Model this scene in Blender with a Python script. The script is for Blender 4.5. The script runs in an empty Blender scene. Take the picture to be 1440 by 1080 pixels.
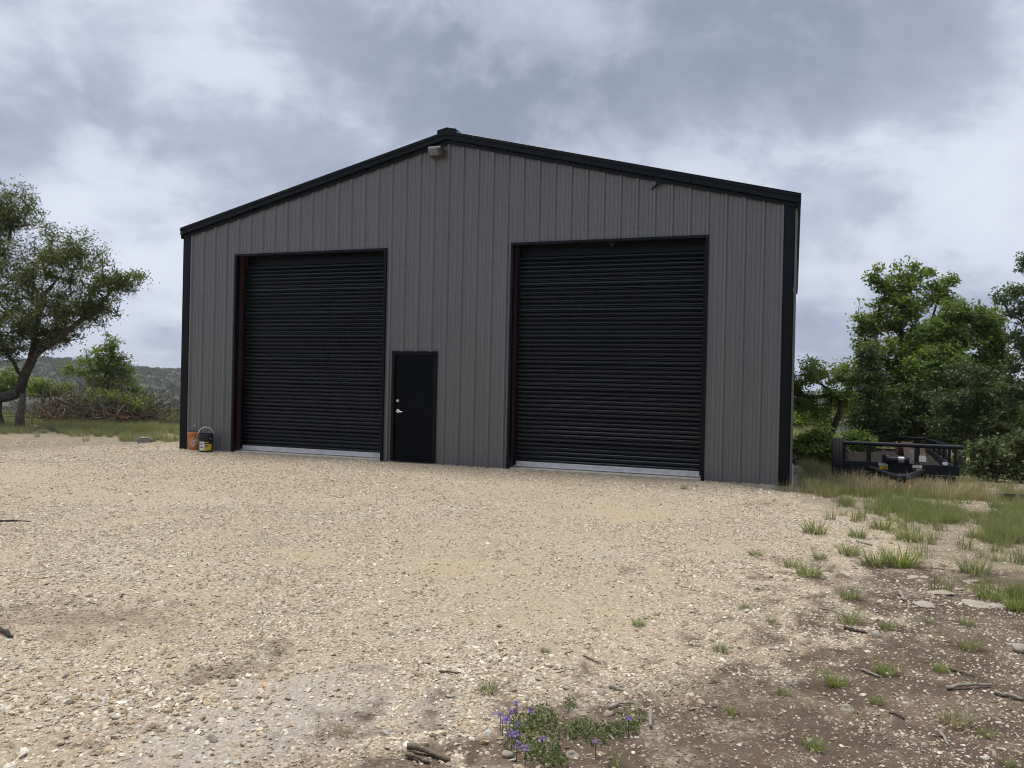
import bpy, math, random
import numpy as np
from mathutils import Vector, Matrix
random.seed(7)
RNG = np.random.default_rng(11)
scene = bpy.context.scene
COL = scene.collection
R = math.radians

# ------------------------------------------------------------------ camera
EYE, F, PITCH, ROLL = 1.5527, 1107.0, -0.0028, 0.0217        # F in pixels of a 1440 wide picture
cam_d = bpy.data.cameras.new('camera')
cam_d.sensor_width = 36.0
cam_d.lens = 36.0 * F / 1440.0
cam_d.clip_start, cam_d.clip_end = 0.1, 20000
cam = bpy.data.objects.new('camera', cam_d)
COL.objects.link(cam)
fw = Vector((0, math.cos(PITCH), math.sin(PITCH)))
r0 = Vector((1, 0, 0))
u0 = r0.cross(fw)
rr = r0 * math.cos(ROLL) + u0 * math.sin(ROLL)
uu = -r0 * math.sin(ROLL) + u0 * math.cos(ROLL)
cam.matrix_world = Matrix(((rr.x, uu.x, -fw.x, 0), (rr.y, uu.y, -fw.y, 0), (rr.z, uu.z, -fw.z, EYE), (0, 0, 0, 1)))
scene.camera = cam


def ray(px, py):
    a, b = px - 720.0, py - 540.0
    return fw + rr * (a / F) - uu * (b / F)


def at(px, py, Y):
    d = ray(px, py)
    return Vector((0, 0, EYE)) + d * (Y / d.y)


def gnd(px, py, z=0.0):
    d = ray(px, py)
    return Vector((0, 0, EYE)) + d * ((z - EYE) / d.z)


# ------------------------------------------------------------------ view, world, sun
scene.view_settings.view_transform = 'Standard'
scene.view_settings.look = 'None'
scene.view_settings.exposure = 1.45
scene.view_settings.gamma = 1.0
scene.cycles.pixel_filter_type = 'BLACKMAN_HARRIS'
scene.cycles.filter_width = 1.05
scene.view_settings.use_curve_mapping = False
SUN_EL, SUN_AZ = R(76), R(-50)          # azimuth measured from +Y towards +X


class NT:
    """small helper for writing node trees"""
    def __init__(self, tree):
        self.t = tree
        tree.nodes.clear()

    def n(self, typ, ins=None, **props):
        nd = self.t.nodes.new(typ)
        for k, v in props.items():
            setattr(nd, k, v)
        if ins:
            for k, v in ins.items():
                s = nd.inputs[k]
                if isinstance(v, bpy.types.NodeSocket):
                    self.t.links.new(v, s)
                else:
                    s.default_value = v
        return nd

    def math(self, op, a, b=0.0, c=None, clamp=False):
        ins = {0: a, 1: b}
        if c is not None:
            ins[2] = c
        return self.n('ShaderNodeMath', ins, operation=op, use_clamp=clamp).outputs[0]

    def vmath(self, op, a, b=(0, 0, 0)):
        nd = self.n('ShaderNodeVectorMath', {0: a, 1: b}, operation=op)
        return nd.outputs['Value'] if op in ('DOT_PRODUCT', 'LENGTH') else nd.outputs[0]

    def mix(self, f, a, b, blend='MIX'):
        nd = self.n('ShaderNodeMix', None, data_type='RGBA', blend_type=blend)
        for i, v in ((0, f), (6, a), (7, b)):
            if isinstance(v, bpy.types.NodeSocket):
                self.t.links.new(v, nd.inputs[i])
            else:
                nd.inputs[i].default_value = v if i == 0 or len(v) == 4 else (*v, 1)
        return nd.outputs[2]

    def ramp(self, f, stops, interp='LINEAR'):
        nd = self.n('ShaderNodeValToRGB', {0: f})
        cr = nd.color_ramp
        cr.interpolation = interp
        while len(cr.elements) < len(stops):
            cr.elements.new(0.5)
        for e, (p, c) in zip(cr.elements, stops):
            e.position = p
            e.color = (*c, 1) if len(c) == 3 else c
        return nd.outputs[0]

    def smooth(self, f, a, b):
        return self.n('ShaderNodeMapRange', {0: f, 1: a, 2: b, 3: 0.0, 4: 1.0}, interpolation_type='SMOOTHSTEP').outputs[0]

    def noise(self, vec, scale, detail=4.0, rough=0.5, dist=0.0):
        return self.n('ShaderNodeTexNoise', {'Vector': vec, 'Scale': scale, 'Detail': detail, 'Roughness': rough, 'Distortion': dist})


world = bpy.data.worlds.new('World')
scene.world = world
world.use_nodes = True
w = NT(world.node_tree)
gen = w.n('ShaderNodeTexCoord').outputs['Generated']
sky = w.n('ShaderNodeTexSky', None, sky_type='NISHITA', sun_disc=False, sun_elevation=SUN_EL, sun_rotation=SUN_AZ, air_density=1.0, dust_density=2.0)
skyc = w.mix(1.0, sky.outputs[0], (0.10, 0.10, 0.10), 'MULTIPLY')
sep = w.n('ShaderNodeSeparateXYZ', {0: gen})
zc = w.math('ADD', w.math('MAXIMUM', sep.outputs[2], 0.0), 0.42)
proj = w.n('ShaderNodeCombineXYZ', {0: w.math('DIVIDE', sep.outputs[0], zc), 1: w.math('DIVIDE', sep.outputs[1], zc), 2: 0.0}).outputs[0]
warp = w.noise(proj, 1.1, 3.0, 0.5)
pv = w.vmath('ADD', proj, w.n('ShaderNodeVectorMath', {0: warp.outputs[1], 3: 0.3}, operation='SCALE').outputs[0])
n1 = w.noise(pv, 1.0, 6.0, 0.47, 0.1).outputs[0]                       # the big masses
n2 = w.noise(w.vmath('ADD', pv, (7.3, 2.1, 0.0)), 3.0, 7.0, 0.56, 0.2).outputs[0]   # billows in them
n3 = w.noise(gen, 8.0, 6.0, 0.52, 0.1).outputs[0]


def blob(px, py, inner, outer, amp, acc):
    d = ray(px, py).normalized()
    gw = w.vmath('ADD', gen, w.n('ShaderNodeVectorMath', {0: w.vmath('SUBTRACT', warp.outputs[1], (0.5, 0.5, 0.5)), 3: 0.16}, operation='SCALE').outputs[0])
    dp = w.vmath('DOT_PRODUCT', w.n('ShaderNodeVectorMath', {0: gw}, operation='NORMALIZE').outputs[0], tuple(d))
    s = w.smooth(dp, math.cos(R(outer)), math.cos(R(inner)))
    return w.math('MULTIPLY_ADD', s, amp, acc)


puff = w.smooth(w.math('MULTIPLY_ADD', n2, 0.6, w.math('MULTIPLY', n3, 0.4)), 0.44, 0.57)
dens = w.math('MULTIPLY_ADD', n1, 1.25, w.math('MULTIPLY_ADD', n2, 0.75, w.math('MULTIPLY_ADD', n3, 0.40, w.math('MULTIPLY_ADD', puff, 0.20, -0.68))))   # about 0.4 .. 1.1
for b in ((850, 90, 2, 20, 0.10), (600, 60, 1, 12, 0.04), (1330, 400, 1, 9, 0.13), (1240, 285, 1, 9, -0.11), (1420, 250, 1, 8, -0.07),
          (90, 90, 2, 16, -0.12), (560, 230, 1, 8, -0.08), (180, 330, 1, 7, -0.10), (1050, 240, 1, 8, -0.08), (120, 210, 1, 8, 0.05), (1430, 60, 1, 12, 0.02)):
    dens = blob(*b, dens)
cl = w.ramp(dens, [(0.18, (0.585, 0.625, 0.72)), (0.36, (0.54, 0.58, 0.68)), (0.50, (0.475, 0.515, 0.62)), (0.66, (0.38, 0.425, 0.535)), (0.84, (0.295, 0.335, 0.435)), (1.0, (0.23, 0.268, 0.355))])
cover = w.smooth(dens, -0.15, 0.10)
cl2 = w.mix(cover, w.mix(0.55, skyc, (0.50, 0.58, 0.75)), cl)
# ground half of the sky sphere: plain dull haze colour (covered by the terrain)
up = w.smooth(sep.outputs[2], -0.03, 0.0)
fin = w.mix(up, (0.16, 0.17, 0.17), cl2)
bg = w.n('ShaderNodeBackground', {0: fin, 1: 0.47})
wo = w.n('ShaderNodeOutputWorld', {0: bg.outputs[0]})

sun_d = bpy.data.lights.new('sun', 'SUN')
sun_d.energy = 1.5
sun_d.angle = R(26)
sun_d.color = (1.0, 0.95, 0.87)
sun = bpy.data.objects.new('sun', sun_d)
COL.objects.link(sun)
sdir = Vector((math.sin(SUN_AZ) * math.cos(SUN_EL), math.cos(SUN_AZ) * math.cos(SUN_EL), math.sin(SUN_EL)))
sun.rotation_euler = sdir.to_track_quat('Z', 'Y').to_euler()
sun.location = (-20, 0, 40)

# ------------------------------------------------------------------ numpy noise
_P = np.random.default_rng(5).permutation(512)
_P = np.concatenate([_P, _P])
_G = np.random.default_rng(6).random(1024)


def vnoise(x, y):
    xi, yi = np.floor(x).astype(int), np.floor(y).astype(int)
    fx, fy = x - xi, y - yi
    fx, fy = fx * fx * (3 - 2 * fx), fy * fy * (3 - 2 * fy)

    def g(a, b):
        return _G[_P[(_P[a & 511] + b) & 511]]
    a = g(xi, yi) * (1 - fx) + g(xi + 1, yi) * fx
    b = g(xi, yi + 1) * (1 - fx) + g(xi + 1, yi + 1) * fx
    return a * (1 - fy) + b * fy


def fbm(x, y, scale, octv=4, gain=0.5):
    s, a, t = 0.0, 1.0, 0.0
    for i in range(octv):
        s = s + a * vnoise(x * scale + 17.3 * i, y * scale + 9.1 * i)
        t += a
        a *= gain
        scale *= 2.03
    return s / t


def sstep(x, a, b):
    t = np.clip((x - a) / (b - a), 0, 1)
    return t * t * (3 - 2 * t)


def poly_sd(x, y, pts):
    """signed distance to a polygon, negative inside"""
    p = np.array(pts, float)
    d = np.full(x.shape, 1e9)
    ins = np.zeros(x.shape, bool)
    for i in range(len(p)):
        a, b = p[i], p[(i + 1) % len(p)]
        e = b - a
        wx, wy = x - a[0], y - a[1]
        t = np.clip((wx * e[0] + wy * e[1]) / (e @ e + 1e-12), 0, 1)
        d = np.minimum(d, np.hypot(wx - e[0] * t, wy - e[1] * t))
        c = (a[1] > y) != (b[1] > y)
        with np.errstate(divide='ignore', invalid='ignore'):
            xc = (b[0] - a[0]) * (y - a[1]) / (b[1] - a[1] + 1e-12) + a[0]
        ins ^= c & (x < xc)
    return np.where(ins, -d, d)


def gpoly(pp):
    return [tuple(gnd(*q))[:2] for q in pp]


# ------------------------------------------------------------------ the place: building frame
W, YAW, LEN = 12.19, 0.3443, 12.2
BX, BY = 4.4737 - W * math.cos(YAW), 12.6528 + W * math.sin(YAW)
ZE, ZA = 4.4512, 5.9588
P = W / 41.18            # rib pitch


def b2w(u, v, z=0.0):
    return Vector((BX + u * math.cos(YAW) + v * math.sin(YAW), BY - u * math.sin(YAW) + v * math.cos(YAW), z))


def w2b(x, y):
    dx, dy = x - BX, y - BY
    return dx * math.cos(YAW) - dy * math.sin(YAW), dx * math.sin(YAW) + dy * math.cos(YAW)


DIRT = gpoly([(450, 1110), (585, 1025), (648, 972), (755, 946), (900, 957), (990, 930), (1050, 880), (1095, 850), (1120, 808), (1190, 775), (1330, 785), (1445, 765), (1560, 780)]) + [(9, 2.2), (6, 0.5), (-0.6, 0.5)]
GRASS = gpoly([(1126, 700), (1150, 722), (1210, 720), (1235, 752), (1300, 782), (1400, 803), (1440, 808), (1560, 815)]) + [(16, 9), (20, 26), (9.5, 24), (7, 17)]
LGRASS = gpoly([(-260, 640), (-40, 637), (60, 630), (160, 626), (254, 622)]) + [(-7.6, 24), (-9, 32), (-40, 36), (-30, 18)]
FINES = gpoly([(300, 975), (420, 932), (560, 930), (640, 962), (600, 1020), (480, 1045), (390, 1075), (240, 1075)])


def ell(x, y, px, py, rx, ry):
    c = gnd(px, py)
    sx = (gnd(px + rx, py) - c).length
    sy = abs(gnd(px, py - ry).y - gnd(px, py + ry).y) / 2
    return np.hypot((x - c.x) / sx, (y - c.y) / sy)


def _track(u, p1, p2, off):
    p0 = b2w(u + off, -0.3)
    out = []
    for k in range(13):
        t = k / 12
        out.append(((1 - t) ** 2 * p0.x + 2 * t * (1 - t) * (p1[0] + off) + t * t * (p2[0] + off), (1 - t) ** 2 * p0.y + 2 * t * (1 - t) * p1[1] + t * t * p2[1]))
    return out


TRACKS = [_track(3.0, (-4.0, 9.0), (-2.6, 1.5), o_) for o_ in (-0.8, 0.8)] + [_track(9.2, (0.4, 8.0), (-1.0, 1.5), o_) for o_ in (-0.8, 0.8)]


def masks(x, y):
    wx = x + 0.5 * (fbm(x, y, 1.3, 4) - 0.5) * 1.6
    wy = y + 0.5 * (fbm(x + 31, y, 1.3, 4) - 0.5) * 2.4
    fine = fbm(x, y, 6.0, 4)
    grit = fbm(x + 9, y + 4, 16.0, 3)
    dirt = sstep(-poly_sd(wx, wy, DIRT) + (fine - 0.5) * 2.2 + (grit - 0.5) * 1.1, -0.25, 0.75)
    grass = sstep(-poly_sd(wx, wy, GRASS) + (fine - 0.5) * 0.8, -0.1, 0.5)
    lgrass = sstep(-poly_sd(wx, wy, LGRASS) + (fine - 0.5) * 1.2, -0.2, 0.6)
    fines = sstep(-poly_sd(wx, wy, FINES) + (fine - 0.5) * 0.9 + (grit - 0.5) * 0.5, -0.15, 0.3)
    sand = np.zeros_like(x)
    for e in ((130, 872, 175, 42), (170, 728, 90, 9), (300, 748, 80, 8), (640, 788, 130, 20), (400, 776, 70, 12), (860, 720, 140, 10), (1000, 760, 60, 12), (250, 700, 60, 6), (930, 800, 50, 20)):
        sand = np.maximum(sand, 1 - sstep(ell(wx, wy, *e) + (fine - 0.5) * 1.7 + (grit - 0.5) * 1.1, 0.40, 1.30))
    near = (np.abs(x) < 25) & (y > 1) & (y < 24)
    sand = np.maximum(sand, 0.6 * sstep(fbm(x * 0.7 + 13, y * 1.1, 0.55, 3) + (fine - 0.5) * 0.55 + (grit - 0.5) * 0.35, 0.60, 0.78))
    trk = np.full(x.shape, 9.0)
    for t_ in TRACKS:
        for a_, b_ in zip(t_[:-1], t_[1:]):
            e0, e1 = b_[0] - a_[0], b_[1] - a_[1]
            q_ = np.clip(((x - a_[0]) * e0 + (y - a_[1]) * e1) / (e0 * e0 + e1 * e1), 0, 1)
            trk = np.minimum(trk, np.hypot(x - a_[0] - e0 * q_, y - a_[1] - e1 * q_))
    sand = np.maximum(sand, 0.5 * (1 - sstep(trk + (fine - 0.5) * 0.5 + (grit - 0.5) * 0.25, 0.08, 0.36)) * sstep(fbm(x + 5, y, 0.5, 3), 0.30, 0.60))
    dark = np.zeros_like(x)
    for e in ((100, 862, 190, 44, 1.0), (60, 838, 130, 14, 0.9), (520, 1060, 110, 20, 0.8), (330, 925, 70, 10), (400, 905, 35, 12), (255, 1014, 28, 12), (90, 838, 110, 9), (20, 733, 26, 3), (865, 790, 30, 9), (250, 862, 40, 6), (40, 1078, 130, 18), (420, 1085, 160, 14), (1000, 1000, 200, 60), (1085, 710, 25, 5), (780, 1000, 90, 40), (1180, 1030, 120, 30)):
        dark = np.maximum(dark, (e[4] if len(e) > 4 else 1.0) * (1 - sstep(ell(wx, wy, *e[:4]) + (fine - 0.5) * 2.2 + (grit - 0.5) * 1.6, 0.35, 1.35)))
    return dirt, grass, lgrass, fines, sand, dark


def H(x, y):
    x = np.asarray(x, float)
    y = np.asarray(y, float)
    r = np.hypot(x, y)
    th = np.arctan2(x, y)
    u, v = w2b(x, y)
    z = -0.03 + 0.0 * x
    near = 1 - sstep(r, 30, 60)
    under = sstep(np.maximum(np.maximum(-u, u - W), -v), 0.0, 0.7)      # 0 under the slab
    z = z + near * under * (0.07 * (fbm(x, y, 0.35, 3) - 0.5) + 0.035 * (fbm(x, y, 1.7, 4) - 0.5))
    z = z - 0.10 * np.exp(-((u - W - 0.1) / 0.8) ** 2 - (np.minimum(v, 0) / 0.6) ** 2) * (1 - sstep(v, 0.2, 2))
    z = z - 0.03 * sstep(-v, -0.05, 0.25) * (1 - sstep(-v, 0.25, 1.5)) * 0
    z = z + 0.045 * (fbm(x + 7, y, 2.2, 4) - 0.42) * sstep(-v, 0.0, 0.06) * (1 - sstep(-v, 0.1, 0.9)) * (u > -1) * (u < W + 1)
    # the ground beside the right wall falls away
    z = z - 0.12 * sstep(u, W + 0.1, W + 1.2) * sstep(v, -1.0, 1.0) - 0.25 * sstep(u, W + 0.5, W + 6) * sstep(v, 2, 8)
    z = np.where((u > -0.2) & (u < W + 0.03) & (v > 0.02) & (v < LEN + 0.3), np.minimum(z, -0.09), z)
    back = np.maximum(0, y - 27 - 0.15 * np.minimum(x, 0))
    front = sstep(y, 0, 60)
    z = z - 26 * (1 - np.exp(-(back / 85.0) ** 1.25)) * front * np.where(np.abs(th) < 1.5, 1, 0)
    # far hills
    deg = np.degrees(th)
    e = 0.001 + 0.012 * (fbm(deg * 0.11 + 40, deg * 0.0 + 3, 1.0, 4) - 0.5) * 1.5
    e = e + 0.012 * np.exp(-((deg + 31) / 4.5) ** 2) + 0.004 * np.exp(-((deg + 22) / 3) ** 2) - 0.006 * np.exp(-((deg - 22) / 6) ** 2)
    ridge = sstep(r, 260, 950) * (1 - 0.9 * sstep(r, 1000, 1900))
    far = (26 + EYE + 950 * e) * ridge + sstep(r, 120, 400) * 13 * (fbm(x, y, 0.006, 4) - 0.5) * (1 - 0.7 * sstep(r, 700, 950))
    return z + far


# ------------------------------------------------------------------ materials
def pmat(name, col, rough=0.6, metal=0.0, spec=0.5, fn=None):
    m = bpy.data.materials.new(name)
    m.use_nodes = True
    t = NT(m.node_tree)
    bs = t.n('ShaderNodeBsdfPrincipled', {'Base Color': (*col, 1), 'Roughness': rough, 'Metallic': metal, 'Specular IOR Level': spec})
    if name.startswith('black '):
        bs.inputs['Specular Tint'].default_value = (0.80, 0.90, 1.0, 1)      # reflections of black finishes tinted blue, cool light put into the material
    t.n('ShaderNodeOutputMaterial', {0: bs.outputs[0]})
    if fn:
        fn(t, bs)
    return m


def worn(amount=0.25, scale=3.0, bump=0.0, bscale=40.0, rvar=0.12, stretch=(1, 1, 1)):
    """weathered variation of colour, gloss and fine relief"""
    def fn(t, bs):
        pos = t.vmath('MULTIPLY', t.n('ShaderNodeTexCoord').outputs['Object'], stretch)
        c = tuple(bs.inputs['Base Color'].default_value)[:3]
        nz = t.noise(pos, scale, 6.0, 0.6).outputs[0]
        k = t.smooth(nz, 0.3, 0.75)
        colr = t.mix(k, tuple(v * (1 - amount) for v in c), tuple(min(1, v * (1 + amount)) for v in c))
        t.t.links.new(colr, bs.inputs['Base Color'])
        r = bs.inputs['Roughness'].default_value
        t.t.links.new(t.math('MULTIPLY_ADD', nz, rvar * 2, r - rvar), bs.inputs['Roughness'])
        if bump:
            bn = t.noise(pos, bscale, 4.0, 0.6).outputs[0]
            b = t.n('ShaderNodeBump', {'Height': bn, 'Strength': bump, 'Distance': 0.01})
            t.t.links.new(b.outputs[0], bs.inputs['Normal'])
    return fn


def wall_fn(t, bs):
    tc = t.n('ShaderNodeTexCoord').outputs['Object']
    nz = t.noise(t.vmath('MULTIPLY', tc, (6.0, 6.0, 0.5)), 1.0, 5.0, 0.6).outputs[0]
    n2 = t.noise(tc, 55.0, 3.0, 0.6).outputs[0]
    sp = t.n('ShaderNodeSeparateXYZ', {0: tc})
    dust = t.math('MULTIPLY', t.math('SUBTRACT', 1.0, t.smooth(sp.outputs[2], 0.0, 0.7)), t.smooth(t.noise(tc, 3.0, 5.0, 0.6).outputs[0], 0.35, 0.75))
    c = t.mix(t.smooth(nz, 0.3, 0.75), (0.130, 0.134, 0.141), (0.150, 0.154, 0.161))
    c = t.mix(t.math('MULTIPLY', dust, 0.10), c, (0.22, 0.19, 0.15))
    t.t.links.new(c, bs.inputs['Base Color'])
    t.t.links.new(t.math('MULTIPLY_ADD', n2, 0.08, 0.24), bs.inputs['Roughness'])
    oil = t.noise(t.vmath('MULTIPLY', tc, (2.2, 2.2, 0.8)), 1.0, 2.0, 0.4).outputs[0]
    b = t.n('ShaderNodeBump', {'Height': oil, 'Strength': 0.35, 'Distance': 0.02})
    t.t.links.new(b.outputs[0], bs.inputs['Normal'])


M = {}
M['wall'] = pmat('charcoal painted steel', (0.11, 0.11, 0.112), 0.4, 0, 0.5, wall_fn)
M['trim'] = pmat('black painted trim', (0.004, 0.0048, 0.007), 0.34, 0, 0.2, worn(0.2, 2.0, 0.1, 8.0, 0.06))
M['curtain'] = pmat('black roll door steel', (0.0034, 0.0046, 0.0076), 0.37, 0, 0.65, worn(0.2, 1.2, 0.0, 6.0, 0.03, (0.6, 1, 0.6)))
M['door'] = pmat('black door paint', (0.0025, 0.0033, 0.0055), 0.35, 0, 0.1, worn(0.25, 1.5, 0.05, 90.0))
M['maroon'] = pmat('red oxide primer steel', (0.055, 0.014, 0.016), 0.6, 0, 0.4, worn(0.25, 6.0, 0.1))
M['galv'] = pmat('bright galvanised bar', (0.62, 0.63, 0.66), 0.45, 0.35, 0.5, worn(0.12, 12.0, 0.05))
M['chrome'] = pmat('satin nickel', (0.72, 0.70, 0.66), 0.28, 1.0)
M['concrete'] = pmat('pale concrete', (0.50, 0.45, 0.37), 0.9, 0, 0.3, worn(0.22, 7.0, 0.5, 60.0))
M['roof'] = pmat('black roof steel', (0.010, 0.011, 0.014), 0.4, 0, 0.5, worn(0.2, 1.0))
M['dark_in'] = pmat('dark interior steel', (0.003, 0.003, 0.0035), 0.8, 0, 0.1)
M['housing'] = pmat('dark bronze lamp housing', (0.06, 0.056, 0.055), 0.5, 0, 0.5, worn(0.2, 20.0))
M['lens'] = pmat('frosted lamp glass', (0.14, 0.155, 0.16), 0.25, 0, 0.5, worn(0.12, 30.0))
M['screw'] = pmat('screw head', (0.085, 0.087, 0.092), 0.5, 0.2)
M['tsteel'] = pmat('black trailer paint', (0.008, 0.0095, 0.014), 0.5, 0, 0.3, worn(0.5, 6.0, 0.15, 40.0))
M['rubber'] = pmat('dusty tyre rubber', (0.024, 0.024, 0.026), 0.85, 0, 0.3, worn(0.4, 9.0, 0.3, 60.0))
M['rust'] = pmat('rusty sheet', (0.05, 0.028, 0.021), 0.85, 0, 0.3, worn(0.5, 9.0, 0.3))
M['steelgrey'] = pmat('grey winch steel', (0.30, 0.30, 0.31), 0.4, 0.7, 0.5, worn(0.3, 20.0))
M['white'] = pmat('white print', (0.72, 0.72, 0.72), 0.5, 0, 0.5, worn(0.08, 30.0))
M['yellow'] = pmat('yellow print', (0.70, 0.52, 0.03), 0.5, 0, 0.5, worn(0.1, 30.0))
M['amber'] = pmat('amber reflector', (0.45, 0.22, 0.02), 0.4)
M['orange'] = pmat('orange plastic', (0.55, 0.16, 0.03), 0.45, 0, 0.5, worn(0.15, 12.0))
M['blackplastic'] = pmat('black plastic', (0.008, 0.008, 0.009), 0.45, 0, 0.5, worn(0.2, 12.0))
M['greyprint'] = pmat('grey print', (0.09, 0.09, 0.10), 0.5)
M['brownprint'] = pmat('brown print', (0.25, 0.16, 0.11), 0.5)
M['wire'] = pmat('bucket wire', (0.5, 0.5, 0.5), 0.4, 0.8)
M['block'] = pmat('grey concrete block', (0.26, 0.26, 0.27), 0.9, 0, 0.3, worn(0.25, 14.0, 0.5, 60.0))


def rock_fn(t, bs):
    tc = t.n('ShaderNodeTexCoord').outputs['Object']
    oi = t.n('ShaderNodeObjectInfo').outputs['Random']
    nz = t.noise(tc, 14.0, 7.0, 0.65).outputs[0]
    c = t.ramp(nz, [(0.25, (0.20, 0.155, 0.11)), (0.5, (0.40, 0.35, 0.275)), (0.75, (0.50, 0.46, 0.39))])
    c = t.mix(t.math('MULTIPLY', oi, 0.35), c, (0.44, 0.41, 0.37))
    t.t.links.new(c, bs.inputs['Base Color'])
    b = t.n('ShaderNodeBump', {'Height': t.noise(tc, 60.0, 6.0, 0.7).outputs[0], 'Strength': 0.7, 'Distance': 0.01})
    t.t.links.new(b.outputs[0], bs.inputs['Normal'])


M['rock'] = pmat('limestone', (0.42, 0.37, 0.3), 0.9, 0, 0.25, rock_fn)


def stone_fn(t, bs):
    a = t.n('ShaderNodeAttribute', None, attribute_type='INSTANCER', attribute_name='col').outputs['Color']
    tc = t.n('ShaderNodeTexCoord').outputs['Object']
    nz = t.noise(tc, 2.6, 4.0, 0.65).outputs[0]
    c = t.mix(1.0, a, t.ramp(nz, [(0.25, (0.72, 0.68, 0.62)), (0.65, (1.08, 1.06, 1.02))]), 'MULTIPLY')
    t.t.links.new(c, bs.inputs['Base Color'])


M['stone'] = pmat('gravel stone', (0.4, 0.35, 0.28), 0.88, 0, 0.25, stone_fn)


def wood_mat(name, c1, c2):
    def fn(t, bs):
        tc = t.n('ShaderNodeTexCoord').outputs['Object']
        nz = t.noise(tc, 9.0, 6.0, 0.65, 0.8).outputs[0]
        t.t.links.new(t.ramp(nz, [(0.3, c1), (0.7, c2)]), bs.inputs['Base Color'])
        b = t.n('ShaderNodeBump', {'Height': t.noise(tc, 45.0, 5.0, 0.7).outputs[0], 'Strength': 0.8, 'Distance': 0.02})
        t.t.links.new(b.outputs[0], bs.inputs['Normal'])
    return pmat(name, c1, 0.9, 0, 0.2, fn)


M['bark'] = wood_mat('oak bark', (0.035, 0.030, 0.026), (0.11, 0.098, 0.085))
M['greybark'] = wood_mat('pale twig bark', (0.08, 0.07, 0.06), (0.20, 0.18, 0.16))
M['deadwood'] = wood_mat('weathered dead wood', (0.10, 0.075, 0.052), (0.26, 0.21, 0.16))
M['palewood'] = wood_mat('bleached dead wood', (0.22, 0.19, 0.155), (0.40, 0.36, 0.31))
M['redwood'] = wood_mat('raw cedar heartwood', (0.13, 0.055, 0.03), (0.24, 0.11, 0.06))
M['darkwood'] = wood_mat('dark charred wood', (0.035, 0.028, 0.023), (0.10, 0.08, 0.066))


M['deckwood'] = wood_mat('dark weathered deck boards', (0.012, 0.010, 0.009), (0.035, 0.029, 0.025))


def leaf_mat(name, col, trans=0.35, rough=0.55):
    m = bpy.data.materials.new(name)
    m.use_nodes = True
    t = NT(m.node_tree)
    a = t.n('ShaderNodeAttribute', None, attribute_name='tint').outputs['Color']
    c = t.mix(1.0, (*col, 1), a, 'MULTIPLY')
    bs = t.n('ShaderNodeBsdfPrincipled', {'Base Color': c, 'Roughness': rough, 'Specular IOR Level': 0.35})
    tr = t.n('ShaderNodeBsdfTranslucent', {'Color': t.mix(1.0, c, (1.3, 1.35, 0.7, 1), 'MULTIPLY')})
    ms = t.n('ShaderNodeMixShader', {0: trans, 1: bs.outputs[0], 2: tr.outputs[0]})
    t.n('ShaderNodeOutputMaterial', {0: ms.outputs[0]})
    return m


M['oakleaf'] = leaf_mat('live oak leaves', (0.105, 0.128, 0.046), 0.38)
M['brightleaf'] = leaf_mat('fresh spring leaves', (0.155, 0.208, 0.052), 0.48)
M['midleaf'] = leaf_mat('elm leaves', (0.140, 0.196, 0.048), 0.45)
M['juniper'] = leaf_mat('juniper sprays', (0.090, 0.125, 0.050), 0.28)
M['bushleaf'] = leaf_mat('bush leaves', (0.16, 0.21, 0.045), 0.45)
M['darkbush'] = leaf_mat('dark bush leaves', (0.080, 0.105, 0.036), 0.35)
M['blade'] = leaf_mat('green grass blades', (0.205, 0.228, 0.122), 0.4)
M['dryblade'] = leaf_mat('straw grass blades', (0.32, 0.28, 0.195), 0.35)
M['lushblade'] = leaf_mat('fresh grass blades', (0.19, 0.235, 0.085), 0.4)
M['petal'] = leaf_mat('purple petals', (0.24, 0.165, 0.44), 0.3)
M['scrub'] = leaf_mat('far scrub', (0.060, 0.072, 0.042), 0.1, 0.9)


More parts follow.
